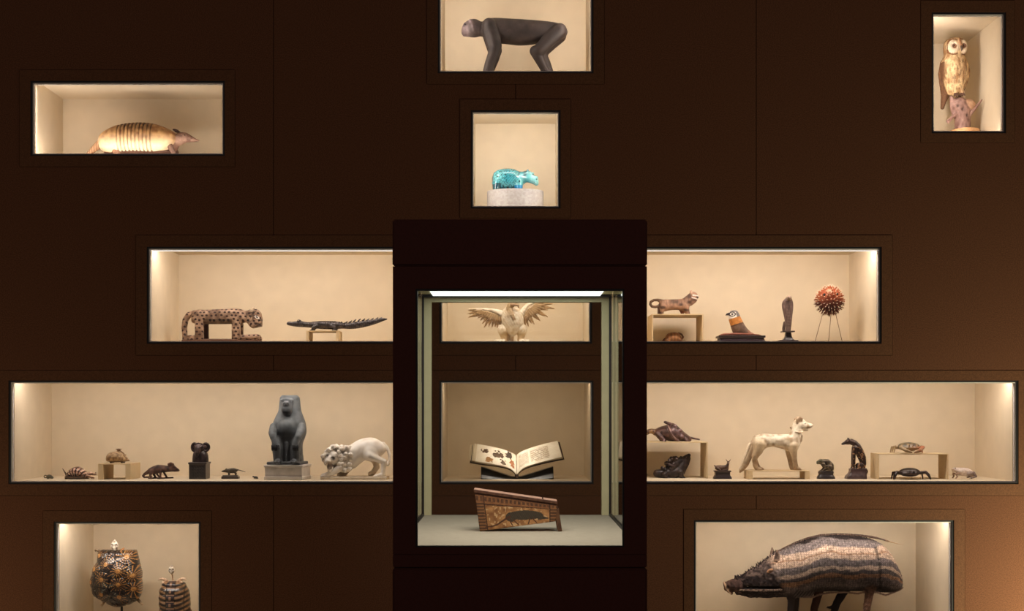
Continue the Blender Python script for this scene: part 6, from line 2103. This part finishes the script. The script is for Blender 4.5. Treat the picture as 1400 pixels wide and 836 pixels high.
def book():
    fr = on_floor(706, 'book', 0.16)
    cr = piece('book_cradle', fr, 'low black cradle holding up the open illustrated book', 'book stand')
    s = Sdf(0.5)
    s.add(PG([(657.6, fr.B), (657.6, 638.6), (700, 652.4), (712, 652.4), (756.6, 638.6), (756.6, fr.B)], -12, 24, .5), rgb(9, 8, 8))

    def under(X, Y, D):        # the hollow in which the bound book lies
        return (Y - (649.5 - 9 * np.abs(X - 706) / 52 - D)) / 1.5
    under.bb = (640, 772, 620, 660, -14, 30)
    s.sub(under, None, .3)
    s.mesh('block', fr, M['ebony'], cr, 1)
    f2 = Frame(706, fr.y, 652.4)
    bk = piece('open_book', f2, 'open antique book with coloured shell pictures and a page of printed text', 'book')

    def lerp_curve(pts, t):
        pts = np.array(pts, float)
        tt = np.linspace(0, 1, len(pts))
        m = smooth_curve(np.column_stack([tt, pts, pts[:, 0]]))
        return np.interp(t, m[0], m[1]), np.interp(t, m[0], m[2])
    LT, LB = [(648, 607), (662, 609.4), (677, 612.4), (690, 616), (699, 619.6), (705.4, 623.4)], [(646, 629.6), (660, 632.4), (676, 634.8), (690, 637.6), (699.4, 641.4), (706, 648.6)]
    RT, RB = [(706.4, 623.4), (711, 619.4), (720, 615.2), (734, 610.6), (748, 606.8), (762.6, 603.4)], [(706.6, 648.6), (713, 641.8), (722, 637), (737, 632.4), (752, 628.6), (768, 624.8)]

    def page(T_, B_):
        def f(u, v):
            xt, yt = lerp_curve(T_, u)
            xb, yb = lerp_curve(B_, u)
            return xt + (xb - xt) * v, yt + (yb - yt) * v, 14 - 26 * v
        return f

    def back(T_, B_, th, gut):
        f = page(T_, B_)

        def g(u, v):
            x, y, d = f(u, v)
            e = np.abs(u - gut)                      # 0 at the gutter, 1 at the outer edge
            return x + (1 if gut == 0 else -1) * 1.5 * e * (th / 6), y + th * (.62 + .16 * e) * (1 - .35 * (1 - e)) * .55, d + th * 1.35 * (.55 + .45 * e)
        return g
    PAP = rgb(238, 230, 212)

    def left_col(u, v):
        c = mixc(PAP, rgb(222, 208, 182), nz(u * 60, v * 40, u * 0, 9, 4))
        ill = [(.22, .30, .065, .13, (92, 72, 56)), (.47, .42, .105, .24, (96, 78, 62)), (.72, .24, .10, .22, (80, 70, 60)), (.30, .76, .075, .2, (170, 128, 84)), (.58, .78, .06, .14, (110, 92, 76)), (.83, .66, .085, .26, (168, 112, 78))]
        for a, b, ra, rb, k in ill:
            w = nz(u * 60, v * 30, u * 0, 2.2, int(a * 90))
            q = ((u - a) / ra * 1.12)**2 + ((v - b) / rb * 1.12)**2 + (w - .5) * 2.0
            c = np.where((q < 1)[:, None], rgb(*k)[None, :] * (.55 + .8 * nz(u * 90, v * 50, u * 0, 2, 7))[:, None], c)
        return np.where((u < .06)[:, None], rgb(206, 190, 160)[None, :], c)

    def right_col(u, v):
        c = mixc(PAP, rgb(224, 210, 186), nz(u * 60, v * 40, u * 0, 9, 5))
        colm = ((u > .12) & (u < .42)) | ((u > .47) & (u < .80))
        row = np.sin(v * 2 * math.pi * 15) > -.2
        m = colm & row & (v > .14) & (v < .86) & (nz(u * 240, np.floor(v * 15) * 7, u * 0, 2, 8) > .25)
        return np.where(m[:, None], rgb(140, 122, 100)[None, :], c)
    patch('left_page_block', f2, M['paper'], bk, page(LT, LB), 90, 60, left_col, back(LT, LB, 5.6, 1))
    patch('right_page_block', f2, M['paper'], bk, page(RT, RB), 90, 60, right_col, back(RT, RB, 5.6, 0))
    lea = lambda u, v: mixc(rgb(66, 46, 36), rgb(40, 28, 24), nz(u * 60, v * 30, u * 0, 5, 3))

    def cover(T_, B_, gut):
        a, b = back(T_, B_, 5.9, gut), back(T_, B_, 8.0, gut)

        def grow(fn):
            def g(u, v):
                x, y, d = fn(u, v)
                e = np.abs(u - gut)
                k = 1 if gut == 0 else -1
                return x + k * 1.8 * e, y + (v - .5) * 1.4, d - (v - .5) * 1.0
            return g
        return grow(a), grow(b)
    for nm, T_, B_, gut in (('left_cover', LT, LB, 1), ('right_cover', RT, RB, 0)):
        a, b = cover(T_, B_, gut)
        patch(nm, f2, M['leather'], bk, a, 24, 12, lea, b)
    sp = Sdf(0.4)
    sp.add(C((706.2, 633, 22, 3.4), (706.4, 651.0, -9, 2.6)), rgb(54, 38, 30))
    sp.mesh('spine', f2, M['leather'], bk)
    # loose leaves fanned at the left edge
    for i in range(3):
        a = Sdf(0.4)
        x = 645.4 - i * 1.9
        a.add(C((x + 1.6, 608.4 + i * .3, 15 - i, .55), (x, 629.6 + i * .2, -10 + i, .55)), rgb(222, 208, 178))
        a.mesh('leaf_edge', f2, M['paper'], bk)


M['leather'] = sculpt('brown_leather', 0.5, 0, 0.4, 120, 0.2, 0.2, 260)
book()


# ------------------------------------------------------------------ painted box in the display case
class CaseFrame(Frame):
    def __init__(self, px0, D, zbase):
        self.u = S * D / DIST
        self.px0 = px0
        self.y = D - DIST
        self.B = HZ + (EYE - zbase - .0004) / self.u
        self.loc = ((px0 - 700) * self.u, self.y, zbase + .0004)


def painted_box():
    fr = CaseFrame(708, 3.94, ZD)
    r = piece('painted_coffin_box', fr, 'slanted ancient wooden box painted with a long tailed mongoose', 'box')
    TL, TR, BR, BL = (649.4, 673), (760.6, 689.4), (758.6, 711.6), (656.4, fr.B)
    oc = mixc

    def wood(X, Y, D):
        # position on the panel, 0..1 in both directions
        tx = np.clip((X - 652) / 105, 0, 1)
        top = TL[1] + (TR[1] - TL[1]) * tx
        bot = BL[1] + (BR[1] - BL[1]) * tx
        v = (Y - top) / (bot - top)
        c = mixc(rgb(188, 138, 88), rgb(128, 84, 50), nz(X, Y, D, 6, 3) * 1.3 - .15)
        c = np.where((nz(X, Y, D, 2.4, 8) > .74)[:, None], rgb(204, 166, 120)[None, :], c)
        fd = D < -15
        brd = (v < .27)
        blk = (np.sin(X * 1.1) > -.3) & (v > .08) & (v < .2)
        c = np.where((brd & fd)[:, None], mixc(rgb(120, 76, 48), rgb(150, 104, 66), nz(X, Y, D, 3, 2)), c)
        c = np.where((blk & fd)[:, None], mixc(rgb(66, 44, 34), rgb(110, 74, 50), nz(X, Y, D, 2, 2)), c)
        e = (np.abs(v - .285) < .018) | (np.abs(v - .02) < .03)
        c = np.where((e & fd)[:, None], rgb(70, 42, 28)[None, :], c)
        ends = (X < 659.6 + v * 6.6) | (X > 752)
        dsh = np.sin(Y * 1.5) > 0
        c = np.where((ends & fd & (v > .25))[:, None], np.where(dsh[:, None], rgb(84, 56, 38)[None, :], rgb(136, 94, 60)[None, :]), c)
        line = (np.abs(X - 660.6 - v * 6.6) < .7) | (np.abs(X - 751.2) < .7)
        c = np.where((line & fd)[:, None], rgb(60, 36, 24)[None, :], c)
        # the painted animal
        bx, by = X - 717, Y - (704.6 - (X - 717) * .02)
        bod = ((bx / 25.5)**2 + (np.where(by < 0, by / 7.6, by / 5.2))**2 < 1) & (X > 693)
        snt = (X > 735) & (X < 750.4) & (np.abs(Y - (706.2 + (X - 735) * .10)) < 3.6 * (1 - (X - 735) / 17.5))
        rump = ((X - 699) / 7.6)**2 + ((Y - 706) / 6.6)**2 < 1
        ty = np.interp(X, [664, 672, 680, 687, 693, 699], [719.6, 719, 716.4, 711.6, 707.6, 705])
        tail = (X > 664) & (X < 698) & (np.abs(Y - ty) < np.interp(X, [664, 698], [.6, 1.9]))
        leg = np.zeros(len(X), bool)
        for lx, ly, l2x, l2y in ((697, 711, 701, 717.6), (703, 711, 709, 716.8), (724, 709, 722, 715.6), (729, 709, 734, 714)):
            t = np.clip((Y - ly) / (l2y - ly), 0, 1)
            leg |= (Y > ly - 2) & (Y < l2y) & (np.abs(X - (lx + (l2x - lx) * t)) < .9)
        ani = mixc(rgb(62, 54, 44), rgb(86, 74, 58), (np.sin(X * 2.2 + Y) * np.sin(Y * 2.4) > .3) * 1.0)
        c = np.where(((bod | snt | rump) & fd)[:, None], ani, c)
        return np.where(((tail | leg) & fd)[:, None], rgb(84, 52, 34)[None, :], c)
    s = Sdf(0.45)
    s.add(PG([TL, TR, (761.6, 692), (758.8, 712), BL], -17, 22, .8), wood)
    s.mesh('body', fr, M['wood'], r, 1)
    lid = Sdf(0.45)
    lid.add(PG([(648.0, 668.4), (761.4, 684.6), (761.6, 688.8), (648.6, 673)], -18, 23.5, .5), two(rgb(196, 156, 134), rgb(160, 118, 98), 6, 3))
    lid.mesh('lid', fr, M['wood'], r, 1, paint=lambda X, Y, D, c: np.where((D < -17.2)[:, None], mixc(rgb(74, 46, 34), rgb(110, 74, 54), nz(X, Y, D, 3, 3)), c))
    pg = Sdf(0.3)
    pg.add(BX(740.6, 742.4, 679.4, 684.4, -14, -12.4, .3), rgb(60, 38, 28))
    pg.mesh('lid_peg', fr, M['wood'], r, 1)
    for d in (-13.6, 18.6):
        l = Sdf(0.35)
        l.add(PG([(758.0, 700), (763.4, 694), (768, fr.B), (762.0, fr.B)], d - 3, d + 3, .5), two(rgb(110, 74, 48), rgb(64, 42, 30), 4, 3))
        l.mesh('leg', fr, M['wood'], r, 1)


painted_box()
